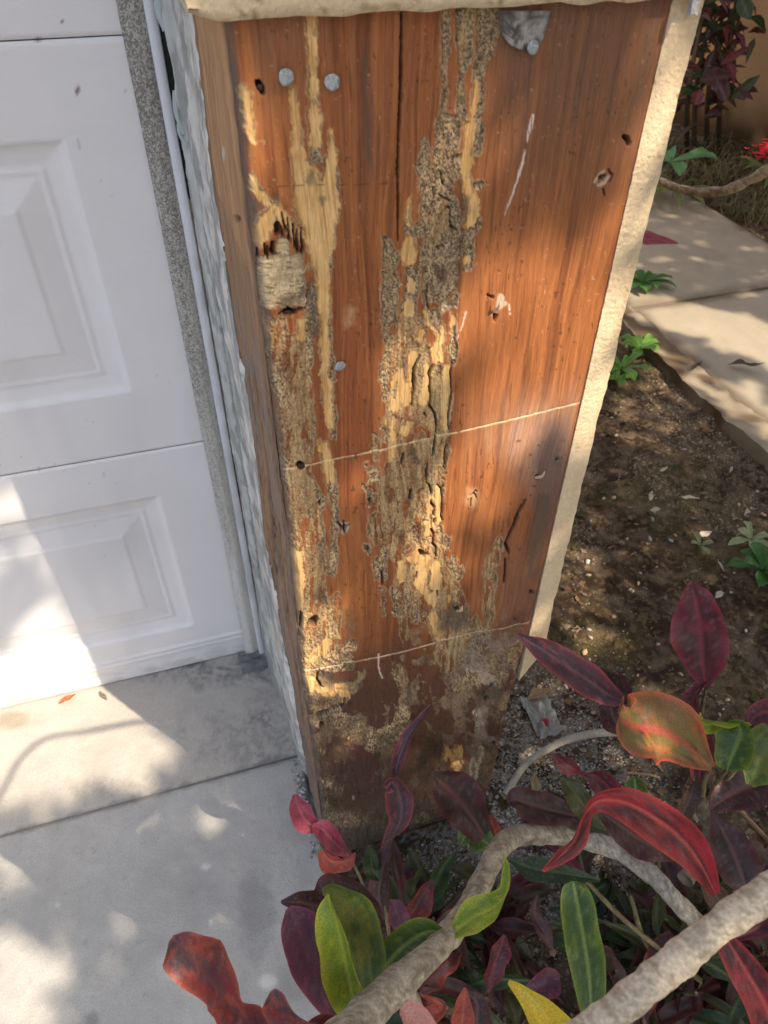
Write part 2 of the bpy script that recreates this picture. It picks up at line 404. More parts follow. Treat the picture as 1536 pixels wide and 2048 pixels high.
# mildewed grey weather seal
zs = np.linspace(.0, 1.45, 1500); us = np.linspace(0, 1, 48)
Zg, U = np.meshgrid(zs, us, indexing='ij')
Xg = -.0535+.0275*U + .0008*(fbm(Zg*9, U*2, 70)-.5)*2
Yg = DY-.004-.007*np.sin(U*np.pi) - .002*U
n = fbm(Zg*9, U*3, 71); n2 = vn(Zg*950, U*26, 72); n3 = fbm(Zg*330, U*11, 73)
dens = np.clip(.18+ss(.15, 1.2, Zg)*.75 + (n-.5)*.9, 0, 1)
c = mix((.53, .51, .47), (.16, .145, .12), np.clip(dens*(.35+.9*ss(.3, .7, n2*.55+n3*.45)), 0, .95))
link('weather_seal', make_mesh('weather_seal', np.stack([Xg, Yg, Zg], -1).reshape(-1, 3), grid_faces(*Zg.shape), c.reshape(-1, 3), MJAMB), ds)
# white metal trim
zs = np.linspace(.0, 1.9, 400); prof_t = [(-.0275, DY-.006), (-.0270, DY-.017), (-.0250, DY-.019), (-.0170, DY-.019), (-.0155, DY-.017), (-.0150, DY+.01)]
zc = np.repeat(zs, len(prof_t)); pt = np.tile(np.array(prof_t), (len(zs), 1))
wob = .0012*(fbm(zc*4, zc*0, 74)-.5)
V = np.stack([pt[:, 0]+wob, pt[:, 1], zc], 1)
f = grid_faces(len(zs), len(prof_t))
ct = mix((.60, .61, .65), (.47, .47, .47), ss(.5, .75, fbm(zc*16, pt[:, 0]*300, 75)))
ct = mix(ct, (.34, .35, .34), (1-ss(.1, .75, zc))*ss(.3, .7, fbm(zc*8, pt[:, 0]*200, 76))*.75)
link('trim_strip', make_mesh('trim_strip', V, f[:, ::-1], ct, MDOOR), ds)
# flaking white render with the long crack, swept profile X(s), Y(s)
zs = np.linspace(-.01, 1.62, 900); us = np.linspace(0, 1, 60)
Zg, U = np.meshgrid(zs, us, indexing='ij')
wedge = np.interp(Zg, [0, .115, .276, .49, .70, .84, .966, 1.06, 1.11, 1.3], [.16, .166, .205, .238, .230, .265, .262, .215, .200, .195]) + .008*(fbm(Zg*16, Zg*0, 77)-.5)
Yg = wedge + (DY-.012-wedge)*U
Xg = .0020 - .0160*U**1.2
foot = (1-ss(0, .28, Zg)); Xg -= .003*foot*U
crk = .60+.09*(fbm(Zg*6, Zg*0+3, 78)-.5)*2
cw = .016+.020*ss(.42, .6, fbm(Zg*12, Zg*0, 79))
cd = (1-ss(cw*.5, cw*1.3, np.abs(U-crk)))*(1-ss(.90, .96, Zg))*ss(.15, .3, Zg)
gp = ss(.855, .885, U+.03*(fbm(Zg*30, U*0, 7)-.5))*ss(.93, 1.0, Zg)          # open gap beside the trim
lumps = fbm(Zg*26, U*3, 88, 3)
Xg = Xg + cd*.004 + gp*.012 + .006*(lumps-.35)*ss(.55, .62, U)*ss(.9, 1.0, Zg)*(1-gp)
rough = fbm(Zg*60, U*9, 80); Xg -= .0022*(rough-.5) + .0014*(fbm(Zg*230, U*30, 81)-.5)
bead = np.exp(-((U-crk-.16)/.09)**2); Xg -= .0035*bead
Xg += .007*(1-ss(0, .035, U)) - .0008*np.exp(-((U-.08)/.05)**2)   # ridge next to the timber
c = mix((.38, .365, .335), (.66, .63, .575), ss(.3, .7, rough*.6+.4*fbm(Zg*12, U*5, 82)))
c = mix(c, (.78, .75, .69), (1-ss(.0, .35, U))*.55*ss(.35, .6, fbm(Zg*90, U*14, 84)))
c = mix(c, (.42, .44, .43), ss(.5, .6, U)*(1-ss(.78, .9, U))*.6)
c = mix(c, (.24, .24, .225), ss(.50, .62, fbm(Zg*26, U*10, 83))*.7)
c = mix(c, (.05, .055, .05), np.clip(cd*.8+gp*.95, 0, .95))  # depth shade of crack and gap put into the colour as near-black
c = mix(c, (.20, .21, .20), (1-ss(0, .16, Zg+.06*(rough-.5)))*.6)
link('flaked_jamb', make_mesh('flaked_jamb', np.stack([Xg, Yg, Zg], -1).reshape(-1, 3), grid_faces(*Zg.shape)[:, ::-1], c.reshape(-1, 3), MJAMB), ds)
m = MB(); m.add(*box_vf(-.0148, .02, .437, .4535, .90, 1.9), c=(.02, .022, .02)); m.build('gap_shade_box', MJAMB, ds, False)  # near-black box added to stand for the shade inside the open gap
# sealant curls pushed out of the gap
for (px, py, l, r, dy) in [(352, 225, .040, .0045, .0), (366, 262, .030, .004, .01), (345, 20, .03, .007, .0)]:
    p = on_plane(px, py, (1, 0, 0), -.004); p[1] = min(p[1], DY-.03)
    p = on_plane(px, py, (0, 1, 0), .40); p[0] = -.012
    C = catmull([p+np.array([0, .004, l*.5]), p+np.array([-.002, 0, .0]), p+np.array([.003, -.004, -l*.5])], 14)
    V, F = tube_vf(C, r*np.linspace(.6, 1, 14), 8, .3, 5); m = MB(); m.add(V, F, c=(.36, .40, .40)); m.build('sealant_bead', MJAMB, ds)
# broken mortar lump at the foot of the trim
m = rough_box(-.066, -.005, DY-.052, DY-.012, -.004, .012, .003, .006, freq=70, seed=21, colf=lambda P: mix((.10, .10, .095), (.24, .24, .23), vn3(P[:, 0]*90, P[:, 1]*90, P[:, 2]*90, 3)))
m.build('mortar_lump', MJAMB, ds)

# ------------------------------------------------------------------ cream stucco of the pier
sw = thing('stucco_pier', 'cream painted stucco framing the top and right side of the bare timber', 'wall', (.30, .02, 1.2))
def sc(P):
    n = vn3(P[:, 0]*30, P[:, 1]*30, P[:, 2]*30, 8); n2 = vn3(P[:, 0]*330, P[:, 1]*330, P[:, 2]*330, 9)
    n3 = vn3(P[:, 0]*170, P[:, 1]*170, P[:, 2]*170, 30)
    c = mix((.67, .525, .345), (.73, .59, .40), n)
    c = mix(c, (.30, .20, .10), ss(.80, .88, n2)*.75*ss(.72, .92, P[:, 2]))
    c = mix(c, (.36, .26, .15), ss(.83, .9, n3)*.6)
    return c
ZCAP = float(wall(900, 23, -.012)[2])
def wcap(Q, P):
    Q = Q.copy(); e = np.exp(-((P[:, 0]+.022)/.012)**2)           # rounded left end
    Q[:, 2] += np.where(P[:, 2] < ZCAP+.004, e*.004+.0015*(vn(P[:, 0]*60, P[:, 0]*0, 5)-.5)*2, 0)
    Q[:, 1] += np.where(P[:, 2] < ZCAP+.002, .003, 0)*(P[:, 1] < 0)
    return Q
rough_box(-.020, .3125, -.012, .26, ZCAP, 1.30, .0032, .0005, freq=150, seed=31, faces='xXyz', colf=sc, warp=wcap).build('upper_stucco', MSTUC, sw)
rough_box(-.020, .3125, -.012, .26, 1.301, 2.6, .03, .002, freq=40, seed=31, faces='xXyYZ', colf=sc).build('upper_stucco', MSTUC, sw)
def wstrip(Q, P):
    Q = Q.copy()
    t = vn(P[:, 2]*26, P[:, 2]*0, 12)-.5; t2 = vn(P[:, 2]*110, P[:, 2]*0, 13)-.5
    right = ss(.298, .312, P[:, 0])
    Q[:, 0] += right*(.0030*t+.0010*t2)
    Q[:, 0] += right*.006*(1-ss(.42, .60, P[:, 2]))
    Q[:, 1] += right*.0025*(P[:, 1] < .05)
    Q[:, 2] += np.where(P[:, 2] < .47, (P[:, 0]-.29)*2.2, 0)*(1-ss(.41, .47, P[:, 2]))
    return Q
rough_box(.2875, .3125, .0015, .25, .395, ZCAP-.002, .0026, .0005, freq=190, seed=41, faces='Xxyz', colf=sc, warp=wstrip).build('side_stucco', MSTUC, sw)
# blue grey paint chip on the corner
p = wall(1396, 12, -.014); m = rough_box(p[0]-.004, p[0]+.002, -.0140, -.010, p[2]-.005, p[2]+.007, .0015, .0015, freq=200, seed=5, colf=lambda P: np.tile([.36, .36, .37], (len(P), 1)))
m.build('paint_chip', MSTUC, sw)
# garage side wall and lintel behind the pier
m = MB(); m.add(*box_vf(.02, .30, .262, 6, -.1, 2.6), c=(.62, .48, .3)); m.add(*box_vf(-4, .0, DY-.1, DY+.2, 2.14, 2.6), c=(.62, .48, .3)); m.build('rear_wall', MSTUC, sw, False)

# ------------------------------------------------------------------ the timber post
post = thing('timber_post', 'orange brown timber post eaten into pale galleries by termites, bare of its stucco', 'wooden post', (.143, .02, 0))
# traced marks: crop scale and offset per digit, strokes of x,y,halfwidth
CR = {'0': (1, 0, 0), '1': (2.194, 380, 0), '2': (2.259, 400, 440), '3': (2.194, 480, 900), '4': (2.56, 500, 1250), '5': (2.415, 900, 0),
      '6': (4.518, 420, 400), '7': (5.12, 740, 250), '8': (6.023, 720, 620), '9': (5.486, 720, 940)}
MARKS = """
Q0 822,660,34 826,720,52 832,800,58 838,900,58
Q0 838,900,56 825,980,62 818,1060,58 850,1140,48 872,1210,30
Q0 590,690,20 600,760,22 606,860,20 604,930,16
Q0 600,960,24 612,1040,30 612,1120,30 618,1200,34 640,1300,34
Q0 880,1160,30 900,1220,34 905,1290,30
P1 535,60,22 530,150,20 540,250,20 535,320,16
P1 538,350,20 538,410,24
F1 540,420,18 540,455,16
P1 545,480,26 548,560,28 548,620,26
F1 548,620,24 548,700,20
P1 452,380,8 455,440,14 465,520,16 470,600,20 475,680,30 490,760,40 500,900,45 540,1000,40
P1 614,570,8 618,600,6 622,660,16 622,720,20 610,800,34 600,900,50 590,1000,50 585,1060,52
P1 530,760,30 560,850,50
P1 225,385,14 250,430,26 252,490,20 265,560,22 282,620,12
P1 270,775,8 290,830,20 320,870,18 350,900,12
F1 512,720,12 520,740,14
F1 600,700,14 600,730,12
F1 640,760,10 645,900,10 630,1000,10
G1 532,785,24
G1 582,885,14
D1 300,365,12 312,390,14 318,410,8
G1 215,490,18
G1 140,70,18 155,200,20 175,320,24 205,450,18 220,600,14 232,750,12 245,900,12 262,1053,12
G1 285,905,34 265,960,30
G1 380,870,20
F1 1120,60,18 1120,200,15 1112,300,9 1117,420,8 1108,500,10 1100,560,14
F1 1205,60,36 1205,150,34 1208,230,32 1200,290,14 1190,350,8 1188,450,20 1188,520,16
Q1 1205,120,14 1200,250,14
F1 1300,60,46 1305,160,44 1295,230,34 1268,300,28 1265,360,20 1270,450,20 1250,540,26
P1 1258,370,13 1250,450,14 1238,520,10
C1 930,62,5 926,300,6 922,480,5.5 917,560,5.5
W5 400,560,8 393,590,11 380,640,8 371,690,3
W5 364,725,4 352,780,7 335,840,7 315,900,4 290,970,4 262,1038,3
D5 838,662,7 855,672,12 862,690,9
D5 728,862,9 742,855,10
L5 700,880,8 725,840,6 745,825,5
L5 715,895,8 750,880,6 765,850,4
C5 765,820,3 785,850,3 770,880,3
C5 740,915,3 748,950,2
F7 560,170,30 550,300,55 540,430,72 560,560,60
F7 560,600,55 570,750,45 560,900,40 600,1000,70
F7 800,0,125 790,150,120 760,300,105 750,450,115 750,600,110
F7 650,620,80 700,750,160 720,900,195 740,1050,190 740,1200,190 700,1400,190 720,1550,170 700,1700,120
F7 1120,0,36 1110,150,40 1095,270,25
F7 910,350,50 910,480,60
P7 1020,0,50 1025,150,48 1000,300,52 985,450,42 990,600,42 1010,690,55 1060,780,58 1060,880,58 1020,980,58 990,1015,36
G7 985,790,34 990,860,36 970,910,26
F7 1090,630,45 1150,610,26 1205,602,9
F7 1115,950,22 1080,1050,36 1000,1130,55 1000,1250,55 1010,1380,50 1000,1450,50
P7 1000,1390,40
P7 410,745,14 390,850,24 380,950,18 400,1035,14
F7 400,1080,50 490,1070,60
P7 400,1200,60 390,1300,82 400,1380,60
Q7 650,970,70 680,1080,60 640,1200,36 620,1280,10
Q7 770,800,30 740,900,25
Q7 790,900,34 790,1020,32 770,1080,20
F7 160,1150,25 190,1250,50 230,1350,60 210,1480,40 220,1600,56 290,1640,32
F7 160,1300,25 155,1600,28 150,1800,24 150,2048,24
F7 230,1700,52 220,1850,46 220,2000,42
Q7 200,1450,18 205,1600,30
F7 440,1500,60 430,1650,60 400,1800,65 370,1950,60
P7 425,1620,32 420,1690,26
P7 395,1850,46 400,1930,40
X7 790,1860,66
Q7 560,1700,22 580,1900,16 600,2030,18
P7 850,1960,22 845,2048,22
F7 820,1600,46 860,1700,22 872,1850,12
B7 325,1480,30 345,1570,26
B7 290,1860,22 290,2000,22
C7 738,490,7 740,550,7 752,610,7
C7 780,862,6 850,856,6
C7 832,900,7 832,1050,9 900,1070,6
C7 700,1262,8 770,1256,6
C7 720,720,6 830,795,7
C7 600,1640,6 585,1740,6 600,1900,7
C7 655,640,5 660,740,7
C7 295,0,12 285,400,11 290,800,9 286,1180,5
K7 935,580,28 942,900,30 925,1080,20
K7 920,1150,16 915,1450,20 905,1600,26
K7 720,1500,60 760,1580,40
F8 330,0,40 315,150,30 312,250,28 350,350,60 400,450,90 400,570,110 310,650,70 295,800,45 310,900,38 300,1100,12
P8 332,1265,8 322,1350,24
F8 255,1400,24
F8 310,1450,36 310,1550,40
F8 580,0,90 580,150,70 590,300,60
F8 700,150,55 650,300,26
P8 742,260,34 715,360,30
B8 660,330,20 680,400,18
B8 850,330,60 850,400,34
P8 785,20,18 830,120,20 880,220,22 935,320,38 910,450,32 900,590,32
F8 900,50,62 930,150,52
P8 1000,200,26 1000,350,32 980,480,28 970,600,26
F8 1120,110,26 1130,60,22 1115,250,32 1120,400,36 1112,500,50 1120,620,32
P8 1060,660,32 1040,800,46 1040,950,52 1030,1100,46 1020,1250,42 1032,1400,30 1040,1490,8
C8 1110,620,6 1095,750,8 1105,950,8 1090,1100,5 1062,1300,6 1072,1450,5
L8 1130,1000,5 1105,1150,5 1080,1300,5
F8 540,490,12 700,495,36 860,490,14
P8 470,800,50 430,900,55 430,1050,50 430,1160,60
P8 520,780,40 540,900,50 560,1050,60 560,1130,40
X8 440,900,14 410,1050,18
P8 650,560,50 620,700,42 610,800,36 600,900,40
B8 555,560,18 560,700,20 562,850,12
D8 730,570,6 690,640,11 660,700,18 655,800,16 657,880,20 660,960,10 640,1060,11 635,1170,8
F8 720,700,46 710,850,56 710,1000,50 680,1100,34
B8 742,700,14 742,770,12
P8 800,700,20 800,850,40 800,1000,42 760,1100,46
C8 870,670,9 840,770,11 850,870,8 845,950,14 860,1050,9 850,1170,12 910,1260,11 925,1350,14 930,1450,11 915,1560,12 900,1680,15 885,1780,9
F8 930,700,54 930,900,54 920,1100,54 950,1250,36 980,1400,46
K8 960,680,16 985,740,12
F8 700,1250,100 800,1200,70 800,1350,90 760,1480,100
B8 660,1480,44 760,1400,34 820,1480,44
D8 780,1250,9 800,1300,7
P8 610,1390,34 545,1500,46
P8 420,1350,30 410,1500,32 380,1650,46 370,1750,40 370,1830,20
Q8 180,1510,16 190,1600,42 190,1700,46 190,1800,26
F8 190,1950,50
B8 480,1300,24 450,1450,18
F8 560,1700,66 620,1800,116 700,1900,136 850,1900,100 950,1800,76 1000,1950,56
F8 1040,1650,28
K8 640,1700,56 700,1830,36
C8 530,1750,14 500,1870,14
C8 830,1870,10 800,1950,10 810,2040,10
C8 1045,1640,7 1025,1760,8 1015,1900,7
F8 370,1930,46 400,2020,46
F8 80,1840,12 62,1880,10 78,1920,12 96,1870,10
D8 84,1880,8
W8 1275,20,8 1230,190,6 1165,370,5
F9 150,0,44 150,100,44
F9 50,180,18 60,240,12
F9 105,290,36
D9 112,320,9 102,370,10
F9 100,400,18
F9 250,150,62 270,300,44 290,450,26 280,600,34 290,700,34 270,850,34 250,1000,44 220,1070,50
Q9 215,330,50 250,420,34
Q9 150,520,44 215,520,36 130,620,36 140,720,48 152,790,30
F9 80,855,32
D9 92,866,13
F9 102,920,11
Q9 215,980,36
F9 180,1000,30 190,1130,22 180,1200,12
F9 250,1150,42
D9 250,1120,11 248,1240,9
F9 240,1300,30 200,1330,10
F9 262,1380,10 255,1500,9 255,1590,6
F9 350,120,60 500,100,90 650,100,100 800,100,110
Q9 400,330,90 420,500,110 400,640,80 360,900,50
Q9 650,420,60 740,350,70 720,560,60
P9 870,230,30 865,400,28 855,560,26
P9 780,330,30 750,480,20 750,720,30
F9 450,200,60 560,280,60 640,200,60
F9 860,640,36 870,740,40 850,860,30
P9 640,880,34 700,1020,60 830,1060,46 840,1200,50 830,1350,50
P9 660,1100,56 670,1250,60 720,1360,50 800,1460,40
P9 580,960,60
D9 562,230,16 556,320,14
D9 690,230,12 645,270,10
K9 575,450,22 570,590,12
C9 740,0,8 740,140,8 770,170,8 790,270,10
C9 850,180,7 900,220,8 905,350,6 890,500,7 902,560,7
C9 785,350,8 790,390,14 825,420,8 815,500,14
C9 830,540,12 820,590,12
C9 790,660,8 812,700,7 800,820,7 840,860,7 845,960,7
K9 640,660,76 660,740,60
C9 520,700,9 600,640,9 740,560,7
K9 450,720,50 480,830,40
B9 530,900,40 560,850,24
Q9 430,930,30 500,920,20
D9 660,900,18 700,940,34 740,930,12
K9 735,1085,14 785,1030,18 838,985,12
K9 750,1190,16 740,1290,16
D9 788,1345,18
D9 860,1340,9 856,1390,7
K9 730,1510,26
C9 620,1190,9 630,1130,8
K9 870,1150,12
F9 1000,1000,56 960,1100,70 1010,1180,70 1070,1180,34 1112,1080,14
F9 965,750,34 935,830,44
P9 450,1050,34 440,1150,40 430,1210,44
F9 380,1300,40 400,1400,44 412,1450,40
D9 420,1462,9
F9 400,1560,38
D9 400,1560,13
F9 570,1100,44 550,1250,54 520,1350,44 508,1500,28 490,1600,32 440,1650,24
Q9 488,1620,28 470,1750,30 490,1840,28
F9 620,1420,26 600,1540,34 600,1650,28
F9 700,1560,36 690,1640,20
P9 810,1600,46 840,1720,60 850,1800,60
P9 985,1400,26
Q9 900,1350,50 920,1500,40
G9 1050,1560,110 940,1700,80 1180,1650,90
D9 1070,1530,18
W9 1105,1520,9 1130,1550,5
Q9 1530,780,34 1480,930,50 1420,1100,64 1420,1250,70 1412,1400,50 1410,1600,46 1400,1720,26
G9 1470,1180,22
G9 1410,1600,26
C9 1195,290,4 1230,272,6 1262,230,5 1275,240,4
C9 1250,250,4 1275,300,4
C9 1215,310,3 1212,400,2
Y9 1230,250,34 1215,330,44
P6 560,80,30 500,200,80 460,350,60
P6 590,60,30 680,180,50 760,260,50 800,330,44
C6 655,120,4 690,280,10
C6 640,220,3 665,350,11
C6 710,170,3 720,370,14
C6 755,220,4 775,430,14
C6 790,270,4 800,470,14
C6 825,250,4 835,480,13
C6 495,400,4 505,500,12
C6 432,450,5 440,540,14
C6 520,420,4 530,540,14
G6 400,80,56 390,160,36 470,60,30
D6 610,220,24 610,300,24
D6 570,390,18 560,480,16 600,500,14
P6 880,0,110 960,100,140 980,250,120 980,400,100 1010,550,70 1020,700,60 1030,850,54 1035,1000,46 1035,1150,38 1035,1350,36
X6 660,400,60 660,460,60
D6 640,1035,20 700,1012,40 770,1012,22 850,980,5
K6 690,950,60 830,890,36 850,780,24
G6 480,1020,50 560,1080,30
F6 500,1200,36 510,1330,36
Q6 620,1200,60 600,1330,46
P6 495,1090,30
P6 830,1100,30 820,1250,36
G6 900,760,26 920,900,40 940,1050,34 950,1200,36
Q6 905,590,34
F6 1105,60,30 1110,130,20 1090,300,12 1085,560,12 1072,900,10 1075,1130,24 1080,1330,18
K6 210,180,10
Q2 350,470,36 370,560,36 350,640,46
F2 300,480,18 300,560,14 310,690,10
F2 345,735,34 390,690,24
F2 370,770,40 400,850,30 430,950,18 436,1020,16
Q2 375,880,18 385,980,22 395,1050,24
F2 505,330,24 500,430,22 482,520,30 487,600,20 470,680,22
P2 565,560,26 570,640,18 560,690,16 575,760,26 577,850,20 590,930,13
P2 558,1020,24 578,1090,22 585,1165,22
F2 590,600,10 598,720,12
F2 603,850,7 603,980,8
F2 485,745,12 478,800,12 488,860,15 500,930,18 506,978,10
F2 440,850,14 470,870,12
F2 400,1085,50 480,1080,26 430,1050,40
D2 455,1112,16
K2 395,690,12
D2 1335,435,10 1328,455,4
D2 1322,350,7
L2 1360,350,16 1350,390,14 1375,375,12
L2 1340,420,5 1310,430,3
W2 1395,380,3 1400,425,4
C2 1300,340,3 1315,350,4
Y2 680,410,14 672,470,12
F3 230,130,44 260,200,40 250,280,36
F3 300,140,26 340,230,36
D3 348,236,9
F3 390,60,20 400,130,18 412,220,15 418,330,12 412,430,14 405,530,18 380,520,12 365,440,10 352,330,12
Q3 270,360,44 270,470,44 285,580,46 300,660,42 290,740,36
P3 250,470,22 260,560,22 260,700,18
Q3 330,370,20
Q3 420,650,20 418,740,22 420,820,18
G3 350,640,20 370,665,22
D3 318,760,20 330,745,14
C3 272,720,4 268,790,4
F3 320,830,44 330,900,50 430,930,40 485,870,26
P3 300,930,20 380,860,20
L3 435,330,12 470,330,14 455,360,12
C3 430,325,4 455,345,7 480,330,5
C3 455,310,4 460,365,5
P3 300,1010,36 380,1050,40 450,1060,30
G3 380,1010,44
C3 345,980,4 340,1020,5 365,1050,3
Q3 880,760,22 900,820,50 895,920,40
F3 980,890,50 1050,830,50 1000,820,40
Q3 1040,750,14 1020,830,16
C3 1255,220,5 1225,270,7 1200,340,8 1165,410,7 1180,450,4
C3 1165,480,3 1160,580,4
D3 1308,120,12
W3 1322,112,7
G3 1390,50,20
D3 1390,48,5
D3 1280,628,8
G3 1280,628,18
G3 1330,220,30 1310,380,44 1290,540,30
D3 1208,742,5
W3 608,890,3 606,950,4 625,1000,3
F4 420,440,55 340,500,26
F4 480,500,56 560,545,55 640,600,50 700,560,46 760,535,44 790,430,26 790,330,22 745,250,18
Q4 765,215,14 790,290,18
Q4 290,310,26 310,390,30 340,350,24
Q4 480,360,36 420,400,36
G4 380,310,36
P4 300,220,18
D4 300,478,4 360,470,12 480,410,5
D4 370,515,10
P4 300,510,16
Q4 330,600,26 370,640,18
G4 680,590,16
G4 690,700,24 740,720,20
P4 1062,640,24 1062,720,22 1000,620,10 995,700,10
L4 1160,700,34 1150,770,26 1190,640,18
L4 1170,520,30 1160,450,24
Q4 1000,200,34 1010,240,20 1080,120,30
F4 1100,300,60 1180,230,60 1260,250,60
L4 1180,260,30 1240,290,30
Q4 1350,160,44 1390,120,30
G4 1230,360,60 1180,380,40
D4 1215,385,12
C4 1200,350,5 1260,300,4
D4 1250,605,7
D4 1280,535,5
K4 450,620,40 480,760,70 560,740,60
K4 620,900,90 460,900,60 760,960,80
K4 940,600,60 900,760,60
Q4 460,1010,18
L4 525,885,12
F4 400,850,70 380,970,60 520,1000,50 900,1020,50
G4 500,1100,60 700,1060,60
"""
NR, NC = 1260, 440
zrow = np.linspace(1.158, .012, NR); ucol = np.linspace(0, 1, NC)
le = np.interp(-zrow, [-1.158, -1.12, -1.034, -.896, -.705, -.529, -.358, -.053, 0], [.0, .001, .001, .003, .004, .001, .004, .008, .008])
re_ = np.interp(-zrow, [-1.158, -.52, -.40, -.35, -.125, -.05, 0], [.2872, .2855, .2825, .280, .279, .272, .262])
le = le + .0012*(vn(zrow*90, zrow*0, 3)-.5) ; re_ = re_ + .002*(vn(zrow*70, zrow*0, 4)-.5)*(zrow < .6)
Zg = np.repeat(zrow[:, None], NC, 1)
Xg = le[:, None] + (re_-le)[:, None]*ucol[None, :]
Zg = Zg + (ss(.16, .02, Zg))*(.022*ss(.5, 1, ucol)[None, :]+.010*(fbm(Xg*40, Xg*0, 6)-.5))
PX, PY = photo_xy(Xg, Zg*0, Zg)
mx_ = 3.9*(fbm(PX/11, PY/17, 30, 3)-.5)*2 + 2.2*(vn(PX/3.6, PY/5.0, 34)-.5)*2
my_ = 8*(fbm(PX/13, PY/20, 36, 3)-.5)*2 + 3*(vn(PX/4, PY/5.5, 39)-.5)*2
WX, WY = PX+mx_, PY+my_
rmin, rmax = WY.min(1), WY.max(1)
D = {k: np.full(PX.shape, 60., np.float32) for k in 'FPQBDCGKWLXY'}
for line in MARKS.strip().splitlines():
    h, *pts = line.split(); k, dg = h[0], h[1]; s, ox, oy = CR[dg]
    pts = [tuple(float(v) for v in p.split(',')) for p in pts]
    pts = [(ox+a/s, oy+b/s, c/s) for a, b, c in pts]
    if len(pts) == 1: pts = [pts[0], (pts[0][0]+.01, pts[0][1]+.01, pts[0][2])]
    U_, V_ = (WX, WY) if k in 'FPQBGKXY' else (PX+mx_*.35, PY+my_*.35)
    for (x0, y0, w0), (x1, y1, w1) in zip(pts[:-1], pts[1:]):
        pad = max(w0, w1)+28
        rr = np.where((rmax > min(y0, y1)-pad) & (rmin < max(y0, y1)+pad))[0]
        if not len(rr): continue
        a, b = rr[0], rr[-1]+1
        ux, uy = U_[a:b]-x0, V_[a:b]-y0
        dx, dy = x1-x0, y1-y0; L2 = dx*dx+dy*dy+1e-9
        t = np.clip((ux*dx+uy*dy)/L2, 0, 1)
        # galleries run with the grain: sideways distance counts a little more than lengthwise
        d = np.hypot(ux-t*dx, uy-t*dy) - (w0+(w1-w0)*t) - (1.3 if k in 'FPQ' else 0)
        D[k][a:b] = np.minimum(D[k][a:b], d)
m_ = lambda k, e=1.6: 1-ss(-e, e, D[k])
FF, PP, QQ, BB, DD, CC, GG, KK, WW, LL, XX, YY = [m_(k) for k in 'FPQBDCGKWLXY']
CC = 1-ss(-.7, 1.0, D['C'])
DD = 1-ss(-1.2, 1.6, D['D'])
GG = 1-ss(-9, 8, D['G']+6*(fbm(PX/8, PY/12, 3)-.5)*2); KK = 1-ss(-8, 6, D['K']+7*(fbm(PX/8, PY/14, 9)-.5)*2); YY = 1-ss(-8, 14, D['Y'])
bx, by = PX+.35*mx_-562, PY+.35*my_-563
bx = bx-(by*.05)
box = np.maximum(np.abs(bx)-47, np.abs(by+bx*.10)-51)
D['X'] = np.minimum(D['X'], box); XX = 1-ss(-1.0, 1.0, D['X'])
dU = np.minimum(np.minimum(D['F'], D['P']), np.minimum(D['Q'], D['X']))
dU = np.maximum(dU, -D['B'])
UU = 1-ss(-1.3, 1.3, dU)
# --- colours
gx = Xg*1000 + 46*(fbm(Xg*7, Zg*2.6, 1, 3)-.5) + 9*(fbm(Xg*34, Zg*9, 5, 2)-.5)
n_big = fbm(Xg*22+.6*fbm(Xg*9, Zg*2, 2), Zg*3.2, 10)
n_fib = fbm(gx*.55, Zg*14, 12, 4); n_fine = vn(gx*1.3, Zg*34, 16)
wood = mix((.30, .095, .028), (.48, .185, .060), ss(.25, .75, .5*n_big+.5*n_fib))
wood = mix(wood, (.17, .055, .022), ss(.56, .70, fbm(gx*.10, Zg*5, 18))*.55)
wood = wood*(.90+.20*n_fine)[..., None]*np.array([.78,.75,.80])
wood = mix(wood, (.14, .045, .016), ss(.72, .80, fbm(gx*.45, Zg*30, 20, 2))*.55)      # short dark resin flecks
wood = mix(wood, (.55, .21, .06), ss(.56, .72, fbm(gx*.22, Zg*4.5, 22))*.30)
topr = ss(560, 120, PY)*ss(930, 1050, PX)
wood = mix(wood, (.19, .095, .055), topr*(.72+.28*ss(.4, .65, fbm(gx*.09, Zg*6, 24))))
wood = mix(wood, (.115, .070, .048), topr*ss(.54, .66, fbm(gx*.16, Zg*9, 26))*.55)
topl = ss(330, 60, PY)*ss(900, 560, PX)
wood = mix(wood, (.21, .095, .050), topl*.6*ss(.40, .6, fbm(gx*.11, Zg*7, 27)))
stk = np.exp(-((PX-735-(PY-200)*.02)/26)**2)*ss(60, 140, PY)*(1-ss(300, 400, PY))
wood = mix(wood, (.12, .075, .050), stk*ss(.42, .6, fbm(gx*.2, Zg*12, 28))*.9)
wood = mix(wood, (.30, .065, .035), (1-ss(10, 60, np.abs(PX-700-(PY-700)*.03)))*ss(500, 700, PY)*(1-ss(900, 1200, PY))*.30)
rt = ss(930, 1180, PY+ (PX-1000)*-.55)*ss(900, 1050, PX)
wood = mix(wood, (.20, .095, .065), rt*.75*ss(.3, .65, fbm(gx*.10, Zg*6, 29)+.1))
lowk = ss(1190, 1400, PY+14*(n_fib-.5)-60*(n_big-.5))
wood = mix(wood, (.085, .046, .032), lowk*.86)
wood = mix(wood, (.28, .10, .04), lowk*(np.exp(-((PX-900-(PY-1550)*-.1)/34)**2))*ss(1440, 1520, PY)*.7)
red = np.exp(-((PX-700)/60)**2)*ss(1440, 1520, PY)*(1-ss(1600, 1660, PY)); wood = mix(wood, (.13, .045, .05), red*.6)
